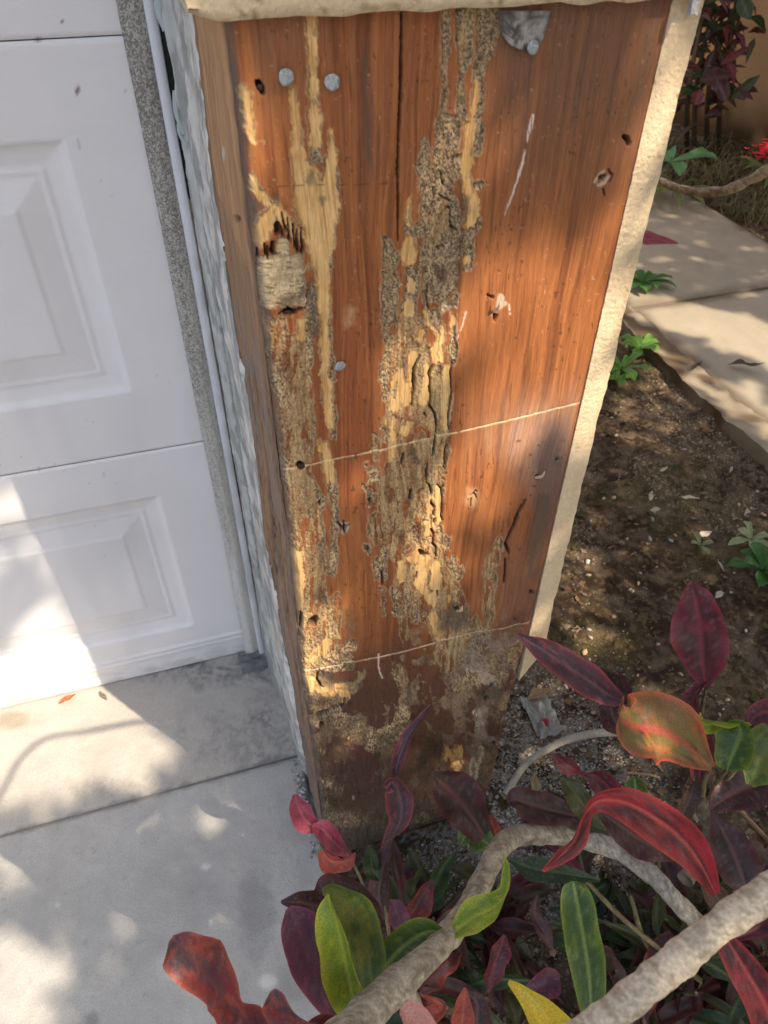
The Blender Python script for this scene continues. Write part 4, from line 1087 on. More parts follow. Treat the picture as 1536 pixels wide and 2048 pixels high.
H = [
 # big red leaf, lower left corner
 ('rust', [(560, 2110, .62, 20, 0), (500, 2050, .60, 44, 0), (458, 2012, .58, 34, 16), (430, 1972, .56, 46, -12), (395, 1930, .545, 55, -6), (362, 1893, .54, 44, 12), (343, 1876, .54, 8, 0)], 'long blotched red leaf over the concrete', 1, .10),
 ('rust', [(640, 2150, .60, 16, 0), (612, 2095, .58, 50, 22), (580, 2045, .57, 48, 40), (556, 2005, .56, 32, 35), (545, 1980, .56, 8, 0)], 'short red leaf at the bottom edge', .6, .2),
 ('rust', [(760, 2120, .62, 10, 0), (700, 2075, .61, 34, 0), (650, 2052, .60, 30, 20), (610, 2060, .60, 6, 0)], None, .5, .2),
 ('mauve', [(730, 2090, .70, 12, 0), (700, 2035, .68, 36, 10), (655, 1965, .66, 50, 5), (618, 1900, .65, 50, 0), (592, 1845, .64, 42, -8), (577, 1815, .64, 8, 0)], 'purple leaf with pink dusted tip', .2, .2),
 ('purple', [(735, 1880, .74, 8, 0), (690, 1845, .72, 34, 20), (640, 1815, .70, 38, 10), (600, 1805, .69, 22, 0), (562, 1804, .69, 3, 0)], None, .1, .25),
 ('purple', [(760, 1830, .76, 8, 0), (710, 1790, .75, 34, 30), (660, 1775, .75, 30, 10), (630, 1785, .75, 6, 0)], None, .1, .25),
 ('lime', [(712, 2070, .66, 12, 0), (706, 2000, .65, 30, 10), (692, 1935, .635, 44, 25), (678, 1870, .625, 40, 35), (664, 1815, .62, 24, 50), (658, 1788, .62, 4, 60)], 'folded lime yellow leaf', .3, .55),
 ('gpatch', [(745, 2030, .71, 12, 0), (742, 1950, .70, 36, 0), (730, 1880, .69, 38, 5), (708, 1820, .68, 40, 20), (670, 1782, .67, 36, 40), (645, 1785, .67, 6, 40)], 'green leaf with yellow patches', .3, .2),
 ('green', [(735, 2040, .72, 10, 0), (748, 1975, .71, 36, 0), (790, 1910, .71, 44, -10), (845, 1868, .72, 34, -20), (885, 1860, .73, 5, -20)], None, .1, .22),
 ('lime', [(868, 1905, .74, 5, 0), (905, 1868, .73, 14, 20), (945, 1835, .725, 34, 30), (985, 1815, .72, 30, 25), (1012, 1785, .72, 22, 60), (1018, 1740, .72, 18, 75), (1010, 1708, .72, 4, 80)], 'twisted lime leaf crossing the grey branch', .3, .2),
 ('green', [(1182, 2080, .70, 10, 0), (1182, 2020, .69, 24, 0), (1178, 1950, .685, 36, 0), (1168, 1880, .68, 40, 0), (1155, 1810, .675, 38, 4), (1148, 1772, .675, 26, 0), (1146, 1762, .675, 6, 0)], 'upright green leaf with pale midrib', .1, .12),
 ('yellow', [(1175, 2130, .60, 30, 0), (1140, 2075, .59, 44, 20), (1095, 2030, .58, 40, 25), (1050, 1985, .58, 22, 30), (1018, 1962, .58, 5, 30)], 'golden yellow leaf at the bottom', .2, .3),
 ('red', [(1432, 1790, .72, 10, -10), (1405, 1735, .70, 28, -5), (1365, 1680, .69, 44, 0), (1310, 1637, .68, 46, 8), (1250, 1606, .675, 38, 20), (1198, 1602, .67, 26, 40), (1170, 1630, .67, 30, 65), (1150, 1680, .68, 32, 60), (1118, 1715, .69, 14, 40), (1085, 1742, .70, 4, 30)], 'arching bright red leaf', .3, .16),
 ('brown', [(1470, 1850, .73, 12, 0), (1430, 1790, .73, 26, 0), (1405, 1745, .73, 8, 0)], None, .1, .2),
 ('red', [(1560, 2110, .74, 20, 0), (1535, 2020, .73, 44, 0), (1490, 1940, .73, 38, 10), (1450, 1870, .73, 20, 20), (1435, 1830, .73, 5, 0)], 'deep red leaf at the right edge', .3, .25),
 ('amber', [(1425, 1535, .84, 8, 0), (1385, 1500, .83, 42, 5), (1340, 1470, .82, 68, 0), (1290, 1455, .81, 78, -14), (1258, 1448, .80, 70, -40), (1240, 1425, .80, 38, -75), (1246, 1392, .80, 5, -90)], 'backlit brown leaf with glowing orange rim', .3, .12),
 ('dred', [(1412, 1375, .93, 8, 0), (1405, 1330, .92, 40, 0), (1402, 1280, .91, 58, 4), (1397, 1230, .90, 50, 0), (1388, 1190, .895, 32, 0), (1382, 1163, .89, 5, 0)], 'upright dark red leaf against the soil', .1, .10),
 ('dred', [(1398, 1560, .95, 14, 0), (1402, 1500, .94, 36, 20), (1395, 1440, .935, 38, 30), (1385, 1400, .93, 22, 50), (1412, 1360, .93, 6, 30)], None, .2, .3),
 ('pinkp', [(1250, 1400, .86, 4, 0), (1222, 1392, .855, 24, -20), (1180, 1362, .85, 36, -25), (1130, 1330, .845, 34, -10), (1085, 1300, .84, 26, 10), (1055, 1280, .84, 12, 10), (1033, 1265, .84, 2, 0)], 'grey purple leaf with red rim crossing the stucco edge', .5, .2),
 ('purple', [(1262, 1400, .88, 5, 0), (1240, 1385, .88, 34, 20), (1200, 1352, .88, 36, 40), (1170, 1330, .88, 10, 30)], None, .2, .2),
 ('purple', [(1255, 1470, .88, 5, 0), (1228, 1440, .88, 30, 0), (1222, 1410, .88, 20, 0), (1225, 1395, .88, 4, 0)], None, .2, .2),
 ('lime', [(1500, 1455, .88, 6, 0), (1470, 1450, .875, 26, 50), (1435, 1445, .87, 30, 65), (1408, 1440, .87, 22, 80), (1402, 1425, .87, 5, 80)], 'curled lime leaf at the right', .1, .4),
 ('green', [(1455, 1540, .87, 8, 0), (1460, 1520, .865, 34, 0), (1475, 1485, .86, 42, 10), (1480, 1455, .86, 24, 20), (1455, 1445, .86, 5, 20)], None, .1, .25),
 ('gpatch', [(1500, 1570, .90, 8, 0), (1520, 1530, .89, 44, 0), (1545, 1480, .88, 46, 0), (1570, 1440, .88, 10, 0)], None, .1, .15),
 ('dred', [(1580, 1440, .88, 6, 0), (1540, 1425, .88, 34, 0), (1512, 1432, .88, 20, 0), (1488, 1462, .88, 4, 0)], None, .1, .15),
 ('purple', [(992, 1712, .98, 6, 0), (965, 1665, .97, 26, 5), (925, 1610, .96, 50, 0), (895, 1575, .955, 44, -8), (862, 1548, .95, 8, -10)], 'broad dark purple leaf against the timber foot', .3, .14),
 ('pinkp', [(768, 1745, .98, 6, 60), (775, 1690, .97, 14, 60), (800, 1640, .96, 26, 30), (800, 1595, .955, 30, 10), (785, 1565, .95, 22, 20), (770, 1575, .95, 4, 40)], 'curled grey leaf edged in pink by the timber', .1, .35),
 ('pinkp', [(790, 1560, .97, 4, 20), (795, 1525, .965, 14, 15), (815, 1475, .96, 13, 20), (840, 1440, .955, 8, 40), (862, 1408, .955, 2, 40)], None, .1, .3),
 ('purple', [(770, 1840, .96, 4, 10), (758, 1790, .955, 20, 10), (765, 1740, .95, 24, 20), (778, 1700, .95, 14, 40), (785, 1680, .95, 4, 40)], None, .1, .25),
 ('dred', [(925, 1440, 1.02, 3, 0), (895, 1425, 1.02, 18, 30), (855, 1420, 1.02, 20, 20), (828, 1412, 1.02, 4, 20)], None, .3, .25),
 ('pink', [(640, 1655, 1.02, 5, 0), (615, 1645, 1.01, 22, 10), (597, 1615, 1.0, 24, 0), (590, 1588, 1.0, 5, 0)], 'small pink leaf overlapping the post corner', .1, .3),
 ('pink', [(705, 1715, 1.02, 5, 30), (675, 1690, 1.02, 18, 10), (645, 1660, 1.01, 22, 0), (625, 1650, 1.01, 5, 0)], None, .3, .3),
 ('coral', [(710, 1705, 1.0, 3, 40), (690, 1722, .995, 18, 45), (662, 1722, .99, 22, 30), (643, 1700, .99, 10, 20)], 'curled coral leaf at the foot of the post', .2, .4),
 ('coral', [(1000, 1700, 1.0, 3, 0), (995, 1675, 1.0, 14, 10), (985, 1645, .99, 12, 0), (983, 1630, .99, 3, 0)], None, .1, .3),
 ('purple', [(1190, 1640, .98, 5, 0), (1140, 1630, .97, 24, 10), (1080, 1615, .96, 34, 5), (1035, 1600, .955, 30, 0), (1015, 1605, .955, 5, 0)], None, .1, .15),
 ('dred', [(1268, 1640, .92, 5, 0), (1230, 1590, .915, 28, 30), (1195, 1555, .91, 24, 20), (1165, 1545, .91, 8, 60), (1135, 1530, .905, 20, 20), (1105, 1508, .90, 4, 10)], 'narrow twisted maroon leaf over the gravel', .2, .25),
 ('olive', [(1215, 1660, .96, 4, 0), (1175, 1620, .955, 24, 0), (1145, 1580, .95, 26, 0), (1125, 1558, .95, 5, 0)], None, .1, .2),
 ('olive', [(1230, 1665, .98, 4, 0), (1150, 1635, .975, 24, 0), (1100, 1600, .97, 20, 0), (1080, 1585, .97, 4, 0)], None, .1, .2),
 ('green', [(1275, 1620, .98, 4, 0), (1272, 1590, .975, 24, 0), (1270, 1565, .97, 22, 0), (1268, 1552, .97, 4, 0)], None, .1, .2),
 ('brown', [(1395, 1530, .97, 4, 0), (1385, 1580, .96, 24, 30), (1370, 1620, .96, 16, 20), (1350, 1650, .96, 3, 0)], None, .1, .3),
 ('purple', [(1420, 1620, .93, 5, 0), (1460, 1590, .925, 36, 10), (1510, 1570, .92, 46, 0), (1560, 1560, .92, 8, 0)], None, .1, .12),
 ('purple', [(1425, 1625, .95, 5, 0), (1455, 1680, .94, 40, 0), (1480, 1740, .93, 44, 0), (1500, 1800, .93, 8, 0)], 'dark veined leaf behind the pale branch', .1, .12),
 ('purple', [(1360, 1720, .88, 6, 0), (1300, 1690, .875, 34, 0), (1245, 1655, .87, 36, 0), (1200, 1625, .87, 8, 0)], None, .1, .12),
 ('skin', [(860, 2075, .48, 20, 0), (830, 2040, .48, 34, 0), (812, 2025, .48, 26, 0), (800, 2020, .48, 6, 0)], 'pale pink blurred leaf tip at the bottom', .1, .5),
 ('coral', [(830, 2070, .70, 8, 0), (860, 2040, .70, 24, 20), (885, 2010, .70, 10, 20), (842, 1990, .70, 3, 0)], None, .1, .4),
 ('coral', [(925, 2080, .72, 10, 0), (925, 2040, .715, 26, 0), (928, 2005, .71, 18, 0), (930, 1975, .71, 3, 0)], 'pointed coral leaf beside the grey branch', .1, .2),
 ('purple', [(930, 1985, .78, 3, 0), (955, 2010, .78, 24, 0), (950, 2060, .78, 40, 0), (940, 2110, .78, 10, 0)], None, .1, .2),
 ('dred', [(860, 1780, .90, 4, 20), (840, 1800, .895, 22, 40), (820, 1840, .89, 26, 20), (812, 1860, .89, 4, 0)], None, .2, .35),
 ('rust', [(865, 1760, .88, 4, 20), (845, 1790, .88, 24, 30), (825, 1825, .875, 24, 20), (805, 1850, .875, 4, 0)], None, .3, .4),
 ('mauve', [(795, 1870, .86, 4, 0), (800, 1845, .855, 24, 0), (790, 1815, .85, 20, 0), (780, 1800, .85, 3, 0)], None, .1, .2),
 ('dred', [(1010, 1870, .82, 4, 10), (1000, 1900, .815, 22, 20), (985, 1940, .81, 24, 40), (975, 1985, .81, 4, 30)], 'thin dark red leaf hanging under the lime leaf', .2, .3),
 ('purple', [(1075, 1790, .88, 4, 0), (1070, 1830, .88, 14, 20), (1090, 1870, .875, 14, 20), (1105, 1900, .875, 3, 0)], None, .1, .3),
 ('dgreen', [(1020, 1720, .92, 4, 0), (1060, 1735, .915, 24, 0), (1110, 1745, .91, 22, 0), (1200, 1760, .91, 4, 0)], None, .1, .2),
 ('green', [(920, 1690, .98, 4, 0), (935, 1670, .975, 24, 0), (965, 1680, .97, 26, 0), (990, 1705, .97, 4, 0)], None, .1, .2),
 ('mauve', [(1120, 1960, .74, 6, 0), (1100, 1965, .735, 28, 0), (1070, 1980, .735, 20, 0), (1055, 2000, .735, 4, 0)], None, .2, .4),
 ('dgreen', [(760, 1760, .95, 4, 0), (745, 1740, .95, 18, 0), (742, 1710, .945, 14, 0), (738, 1690, .945, 3, 0)], None, .1, .3),
]
for pal, pts, lab, lob, cup in H:
    px_leaf(pts, pal, label=lab, lobes=lob, cup=cup)

# branches (bark grey, lumpy)
def branch(pts, name='branch', label=None, col=((.24, .20, .145), (.50, .44, .34)), parent=None, seg=16, n=90, lump=.05, sq=.0):
    C = catmull([at(x, y, d) for x, y, d, r in pts], n)
    R = np.interp(np.linspace(0, 1, n), np.linspace(0, 1, len(pts)), [r*d/FPX for x, y, d, r in pts])
    for kk in range(7, n, 23): R = R*(1+(.03+.09*abs(math.sin(kk*3.3)))*np.exp(-((np.arange(n)-kk-3*math.sin(kk*7.1))/2.2)**2))
    R = R*(1+.10*(fbm(np.arange(n)*.35, np.zeros(n), int(pts[0][0]) % 50)-.5)*2)
    V, F = tube_vf(C, R, seg, lump, int(pts[0][1]) % 40)
    t = fbm(V[:, 0]*150+V[:, 2]*60, V[:, 1]*150+V[:, 2]*110, 19); t2 = vn(V[:, 0]*600, V[:, 2]*600+V[:, 1]*300, 20)
    c = mix(col[0], col[1], ss(.3, .7, t*.6+t2*.4))
    o = link(name, make_mesh(name, V, F, c, MBARK), shrub if parent is None else parent)
    if label: o['label'] = label
    return o
branch([(640, 2130, .56, 42), (740, 2020, .62, 37), (810, 1955, .66, 30), (880, 1890, .72, 25), (930, 1825, .78, 23), (965, 1760, .84, 22), (1000, 1695, .90, 21), (1035, 1672, .94, 20), (1090, 1668, .97, 20), (1160, 1675, .98, 20), (1240, 1705, .96, 18), (1310, 1755, .92, 18), (1350, 1800, .90, 17), (1420, 1870, .92, 17)],
       label='thick grey branch bending across the bottom', n=200, seg=20)
branch([(790, 1965, .665, 20), (815, 1990, .68, 20), (840, 2060, .70, 22)], n=24)
branch([(1110, 2115, .40, 33), (1230, 2022, .405, 31), (1330, 1942, .41, 33), (1430, 1858, .415, 30), (1540, 1782, .42, 31), (1640, 1705, .43, 29)],
       label='pale sunlit branch close to the camera, lower right', n=110, seg=20, col=((.34, .275, .19), (.60, .50, .37)))
branch([(1418, 1540, .97, 14), (1400, 1600, .98, 16), (1420, 1660, .99, 14), (1400, 1720, 1.0, 14), (1370, 1760, .98, 16)], n=40, col=((.12, .09, .06), (.28, .22, .16)))
# thin stems joining hero leaves to the branches
for a in [[(1425, 1535, .84, 3), (1410, 1560, .90, 4), (1405, 1600, .97, 5)], [(1500, 1455, .88, 3), (1470, 1540, .92, 4), (1415, 1590, .97, 5)], [(1412, 1375, .93, 3), (1402, 1450, .95, 4), (1412, 1560, .97, 5)],
          [(768, 1745, .98, 3), (770, 1790, .96, 3), (775, 1850, .95, 4), (800, 1960, .9, 5)], [(790, 1560, .97, 2), (788, 1640, .98, 2), (772, 1760, .98, 3)], [(992, 1712, .98, 3), (1005, 1740, .98, 3), (990, 1800, .96, 4)],
          [(868, 1905, .74, 3), (840, 1940, .72, 4), (815, 1965, .70, 5)], [(712, 2070, .66, 4), (720, 2110, .66, 5)], [(1182, 2080, .70, 4), (1190, 2140, .72, 5)], [(1395, 1850, .92, 3), (1460, 1900, .85, 4), (1540, 2000, .80, 6)],
          [(1455, 1540, .87, 3), (1430, 1570, .93, 4), (1412, 1600, .98, 4)], [(640, 1655, 1.02, 2), (700, 1715, 1.02, 3), (760, 1850, .98, 4)], [(1170, 1760, .95, 4), (1260, 1850, .96, 5), (1400, 1960, 1.0, 6)], [(1260, 1790, .98, 4), (1300, 1900, .98, 5), (1420, 2040, 1.0, 7)]]:
    branch(a, 'stem', n=20, seg=8, col=((.10, .085, .04), (.22, .17, .09)))

# filler foliage: real stems rising from the bed with leaves along them
def quick_leaf(base, d, L, w_, pal, sd):
    d = d/np.linalg.norm(d); side = np.cross(d, (0, 0, 1.0)); side /= np.linalg.norm(side)+1e-6
    bend = rng.uniform(-.25, .25); drp = rng.uniform(.05, .45)
    path = [base, base+d*L*.35+side*bend*L*.3, base+d*L*.7+side*bend*L*.5-np.array([0, 0, drp*L*.35]), base+d*L+side*bend*L*.4-np.array([0, 0, drp*L*.9])]
    cm, ce, cr, cb, ba = PAL[pal]
    V, F, c = leaf_mesh(path, [w_*.12, w_*.7, w_, w_*.7, w_*.06], [rng.uniform(-60, 60), rng.uniform(-60, 60), rng.uniform(-110, 110)], cm, ce, cr, cb, ba, sd, rng.uniform(.1, .5), .2, rng.uniform(0, 1), 18, 7,
                        view=base+np.array([rng.uniform(-.6, .6), rng.uniform(-1, .2), 1.5]))
    link('leaf', make_mesh('leaf', V, F, c, MLEAF), shrub)
cnt = 0
pal_l = ['purple']*4+['dred']*4+['brown']*5+['dgreen']*3+['olive']*4+['mauve']+['rust']*2
for s_ in range(62):
    px_, py_ = rng.uniform(740, 1560), rng.uniform(1760, 2120)
    if px_ < 1000 and py_ < 1850: continue
    b = ground(px_, py_, -.02); 
    hgt = rng.uniform(.07, .20); lean = np.array([rng.uniform(-.4, .4), rng.uniform(-.35, .25), 1.0])
    top = b+lean*hgt
    V, F = tube_vf(catmull([b, (b+top)/2+rng.uniform(-.01, .01, 3), top], 10), np.linspace(.004, .0025, 10), 7, .1); m = MB(); m.add(V, F, c=(.13, .10, .06)); m.build('stem', MBARK, shrub)
    zone_olive = 1130 < px_ < 1400 and py_ < 1980
    for j in range(rng.integers(3, 6)):
        q = b+(top-b)*rng.uniform(.35, 1.0); a = rng.uniform(0, 2*np.pi)
        d = np.array([math.cos(a), math.sin(a), rng.uniform(.0, .9)])
        if q[1] + d[1]*.09 > -.012 and q[0]+d[0]*.09 < .32: d[1] = -abs(d[1])
        if q[0]+d[0]*.1 < .03: d[0] = abs(d[0])
        pal = random.choice(['olive', 'olive', 'dgreen', 'olive', 'purple'] if zone_olive else pal_l)
        sl_ = zone_olive and pal == 'olive'
        quick_leaf(q, d, rng.uniform(.08, .13), rng.uniform(.007, .011) if sl_ else rng.uniform(.009, .018), pal, int(rng.integers(1, 60))); cnt += 1
print('filler leaves', cnt)

# ------------------------------------------------------------------ stones, litter and small plants
def stone_mesh(name, r, seed, c1, c2):
    rs = np.random.default_rng(seed)
    V = []; F = []
    for i in range(3):
        th = [-.7, 0, .75][i]
        for j in range(6):
            a = j/6*2*np.pi+rs.uniform(-.2, .2); rr = rs.uniform(.8, 1.15)*math.cos(th)
            V.append((rr*math.cos(a), rr*math.sin(a)*rs.uniform(.7, 1), math.sin(th)*.62))
    V = [tuple(v) for v in V]+[(0, 0, -.6), (.08, 0, .66)]
    for i in range(2):
        for j in range(6): F.append((i*6+j, i*6+(j+1) % 6, (i+1)*6+(j+1) % 6, (i+1)*6+j))
    for j in range(0, 6, 2): F.append((18, (j+2) % 6, (j+1) % 6, j)); F.append((19, 12+j, 12+j+1, 12+(j+2) % 6))
    V = np.array(V)*r; c = mix(c1, c2, rs.random(len(V)))
    return make_mesh(name, V, F, c, MSTONE, smooth=False)
tones = [((.34, .28, .20), (.46, .40, .31)), ((.44, .41, .36), (.58, .55, .50)), ((.24, .19, .14), (.36, .29, .21)), ((.46, .30, .18), (.55, .38, .25)), ((.28, .27, .25), (.40, .39, .36))]
protos = [stone_mesh('pebble', 1.0, 100+i, *tones[i % 5]) for i in range(10)]
_sv = np.zeros((20, 3)); protos[0].vertices.foreach_get('co', _svf := np.zeros(len(protos[0].vertices)*3)); stone_unit = _svf.reshape(-1, 3)
stone_faces = np.array([list(p.vertices) for p in protos[0].polygons])
def gz(x, y): return float(soil_height(np.array([x]), np.array([y]))[0])
placed = 0
for i in range(1200):
    px_, py_ = rng.uniform(960, 1536), rng.uniform(650, 2040)
    if placed >= 230: break
    g = ground(px_, py_, -.02)
    if not (.30 < g[0] < 1.34 and g[1] < 1.7) and not (g[0] > 2.36 and g[1] < 2.8): continue
    if rng.random() > .25+.75*(1-min(1, np.hypot(g[0]-.45, g[1]-.15)/.7)): continue
    r = rng.uniform(.0035, .0075)*(1 if rng.random() < .9 else 1.7)
    o = link('pebble', protos[int(rng.integers(0, 10))]); o.location = (g[0], g[1], gz(g[0], g[1])+r*.35)
    o.scale = (r, r*rng.uniform(.6, 1), r*rng.uniform(.6, 1)); o.rotation_euler = (rng.uniform(-.4, .4), rng.uniform(-.4, .4), rng.uniform(0, 6.3))
    tag(o, 'small pale pebble lying on the dark soil bed', 'pebble', 'pebbles scattered over the soil bed'); placed += 1
# fine gravel: crushed grey shell round the foot of the post, sparse further out
gr = MB(); base = np.array([(1, 0, 0), (0, 1, 0), (-1, 0, 0), (0, -1, 0), (0, 0, 1), (0, 0, -1.)])
gf = [(0, 1, 4, 4), (1, 2, 4, 4), (2, 3, 4, 4), (3, 0, 4, 4)]
N = 26000
a_ = rng.random(N); X_ = np.where(a_ < .55, rng.normal(.36, .14, N), rng.uniform(.02, 1.37, N)); Y_ = np.where(a_ < .55, rng.normal(.02, .16, N), rng.uniform(-.6, 1.7, N))
ok = (X_ > .015) & (X_ < 1.37) & ~((X_ < .30) & (Y_ > -.005)); X_, Y_ = X_[ok], Y_[ok]; dens = fbm(X_*9, Y_*9, 12)
ok = dens > np.where(np.hypot(X_-.36, Y_-.03) < .3, .35, .53); X_, Y_ = X_[ok], Y_[ok]; N = len(X_)
r_ = rng.uniform(.0009, .0030, N)*(1+.6*(rng.random(N) > .93)); Zs_ = soil_height(X_, Y_)
ang = rng.uniform(0, 6.3, N); sq = rng.uniform(.5, 1, N)
V = np.zeros((N, 5, 3))
for k_ in range(4):
    t = ang+k_*np.pi/2+rng.uniform(-.3, .3, N); V[:, k_, 0] = X_+r_*np.cos(t); V[:, k_, 1] = Y_+r_*np.sin(t)*sq; V[:, k_, 2] = Zs_+r_*rng.uniform(-.3, .4, N)
V[:, 4, 0] = X_+r_*rng.uniform(-.3, .3, N); V[:, 4, 1] = Y_; V[:, 4, 2] = Zs_+r_*rng.uniform(.5, 1.1, N)
tri = (np.arange(N)[:, None, None]*5+np.array([(0, 1, 4), (1, 2, 4), (2, 3, 4), (3, 0, 4)])[None]).reshape(-1, 3)
tc_ = np.array([(.40, .37, .31), (.30, .29, .27), (.55, .52, .46), (.16, .12, .09), (.42, .32, .22)])[rng.integers(0, 5, N)]*rng.uniform(.5, 1.05, (N, 1))*np.where(np.hypot(X_-.36, Y_-.03) < .26, 1, .62)[:, None]
tag(link('gravel', make_mesh('gravel', V.reshape(-1, 3), tri, np.repeat(tc_, 5, 0), MSTONE, smooth=False)), kind='stuff')

# crumbled concrete along the slab edge at the post
m = MB()
for i in range(260):
    y = rng.uniform(-.34, .20); x = rng.normal(.006, .010) if y < .0 else -abs(rng.normal(.004, .006)); r = rng.uniform(.0012, .0045)
    V = stone_unit*np.array([r, r*rng.uniform(.6, 1), r*rng.uniform(.5, .9)]); a = rng.uniform(0, 6.3)
    V = np.stack([V[:, 0]*math.cos(a)-V[:, 1]*math.sin(a), V[:, 0]*math.sin(a)+V[:, 1]*math.cos(a), V[:, 2]], 1)+(x, y, (0 if x < .01 else -.006)+r*.2)
    m.add(V, stone_faces, c=np.array([.40, .39, .36])*rng.uniform(.4, 1.25))
tag(m.build('concrete_crumbs', MSTONE, smooth=False), kind='stuff')
# leaf litter: crumbs of bark, dead leaf and root over the bed
m = MB()
for i in range(2600):
    x, y = rng.uniform(.33, 1.36), rng.uniform(-.5, 1.65); z = gz(x, y)+.002; a = rng.uniform(0, 6.3); L_ = rng.uniform(.004, .022); w_ = L_*rng.uniform(.08, .5)
    d = np.array([math.cos(a), math.sin(a), rng.uniform(-.3, .3)]); s = np.array([-d[1], d[0], rng.uniform(-.5, .5)])*w_; p = np.array([x, y, z+rng.uniform(0, .003)])
    c = random.choice([(.10, .06, .03), (.16, .10, .055), (.06, .035, .02), (.22, .16, .10), (.09, .08, .03)])
    m.add([p-s*.6, p+d*L_*.5-s, p+d*L_+np.array([0, 0, .002]), p+d*L_*.5+s], [(0, 1, 2, 3)], c=c)
tag(m.build('leaf_litter', MSOIL, smooth=False), kind='stuff')
def flat_leaf(name, label, cat, px, py, L, w_, ang, c1, c2, z=.004, curl=.3, on=ground, mat=None, group=None, seed=1):
    p = on(px, py, z); d = np.array([math.cos(ang), math.sin(ang), 0]); up = np.array([0, 0, 1.0])
    path = [p-d*L/2, p-d*L*.15+up*L*curl*.2, p+d*L*.2+up*L*curl*.15, p+d*L/2+up*L*curl*.45]
    V, F, c = leaf_mesh(path, [w_*.1, w_, w_*.8, w_*.08], [0, 25], c1, c2, c2, c2, .4, seed, .3, .2, .3, 14, 7, view=p+up)
    return tag(link(name, make_mesh(name, V, F, c, mat or MWEED)), label, cat, group)
flat_leaf('dry_leaf', 'small orange dry leaf on the concrete under the garage door', 'dry leaf', 136, 1399, .034, .0065, .3, (.50, .17, .05), (.35, .10, .03), .004)
flat_leaf('dry_leaf', 'curled grey brown leaf fragment on the concrete near the door', 'dry leaf', 207, 1392, .026, .0035, 2.1, (.30, .24, .16), (.2, .15, .1), .004, seed=4)
flat_leaf('dry_leaf', 'tan fallen leaf on the soil by the kerb', 'dry leaf', 1335, 790, .055, .012, -.5, (.45, .25, .13), (.30, .16, .08), -.012, seed=5)
flat_leaf('dry_leaf', 'straw coloured leaf flake beside the foot of the stucco edge', 'dry leaf', 1078, 1390, .055, .012, .1, (.45, .33, .17), (.30, .20, .10), -.010, seed=6)
flat_leaf('dry_leaf', 'dark curled leaf lying on the far walkway', 'dry leaf', 1490, 735, .10, .014, -.6, (.09, .075, .03), (.06, .045, .02), .016, .6, seed=7)
flat_leaf('dry_leaf', 'small dark leaf on the walkway near the kerb', 'dry leaf', 1392, 735, .06, .010, .4, (.08, .06, .03), (.05, .04, .02), .014, .5, seed=8)
flat_leaf('dry_leaf', 'tan pointed leaf standing in the gravel behind the grey branch', 'dry leaf', 1070, 1570, .035, .009, 1.2, (.52, .42, .20), (.35, .26, .12), .0, .8, seed=9)
flat_leaf('dry_leaf', 'orange brown leaf scrap on the soil beside the green weed', 'dry leaf', 1500, 1120, .04, .010, .5, (.45, .24, .10), (.3, .15, .07), -.01, seed=12)
for i, (x, y, L, w_, a, lab) in enumerate([(1305, 985, .045, .010, .9, 'pale leaf chip alone on the dark soil below the kerb'), (1385, 985, .05, .008, -.3, 'crossed pale straw chips on the soil right of the post'), (1310, 1012, .036, .012, .1, 'cream shell chip on the soil'), (1447, 1120, .05, .004, 1.2, 'bent white stick on the soil beside the green weed'),
       (1415, 1060, .04, .016, .2, 'large cream stone chip on the soil'), (1442, 1180, .032, .014, .4, 'tan flat stone above the dark red leaf'), (1500, 1010, .045, .012, .6, 'white plaster flake near the right edge of the soil'), (1330, 930, .035, .008, .4, 'narrow white chip below the kerb'), (1465, 930, .03, .006, .7, 'thin pale chip by the kerb edge')]):
    g = ground(x, y, -.01); m = rough_box(-L/2, L/2, -w_/2, w_/2, 0, .004, .004, .004, freq=90, seed=50+i, colf=lambda P: mix((.32, .27, .20), (.50, .45, .37), vn3(P[:, 0]*80, P[:, 1]*80, P[:, 2]*80, 5)),
                  warp=lambda Q, P, L=L, i=i: Q*np.stack([np.ones(len(P)), 1.25-.9*np.abs(P[:, 0]/L*2+.3*math.sin(i*2.)), 1-.5*np.abs(P[:, 0]/L*2)], 1))
    o = m.build('chip', MSTONE); o.location = (g[0], g[1], gz(g[0], g[1])+.001); o.rotation_euler = (.1, .1, a); tag(o, lab, 'chip')
# clear plastic scrap with a red mark at the foot of the stucco
g = ground(1085, 1425, .0); n = 24; U, Vv = np.meshgrid(np.linspace(-1, 1, n), np.linspace(-1, 1, n), indexing='ij')
cr_ = fbm(U*2+3, Vv*2+3, 30, 3); P = np.stack([g[0]+.026*U+.008*(cr_-.5), g[1]+.045*Vv, .006+.030*np.abs(fbm(U*2.2, Vv*2.2, 31, 3)-.5)*2+gz(g[0], g[1])], -1)
c = mix((.36, .36, .33), (.56, .56, .52), cr_); c = mix(c, (.60, .08, .08), (1-ss(.15, .3, np.hypot(U+.1, Vv+.35))))
tag(link('plastic_scrap', make_mesh('plastic_scrap', P.reshape(-1, 3), grid_faces(n, n), c.reshape(-1, 3), MLEAF)), 'crumpled milky plastic scrap with a red mark on the gravel', 'plastic scrap')
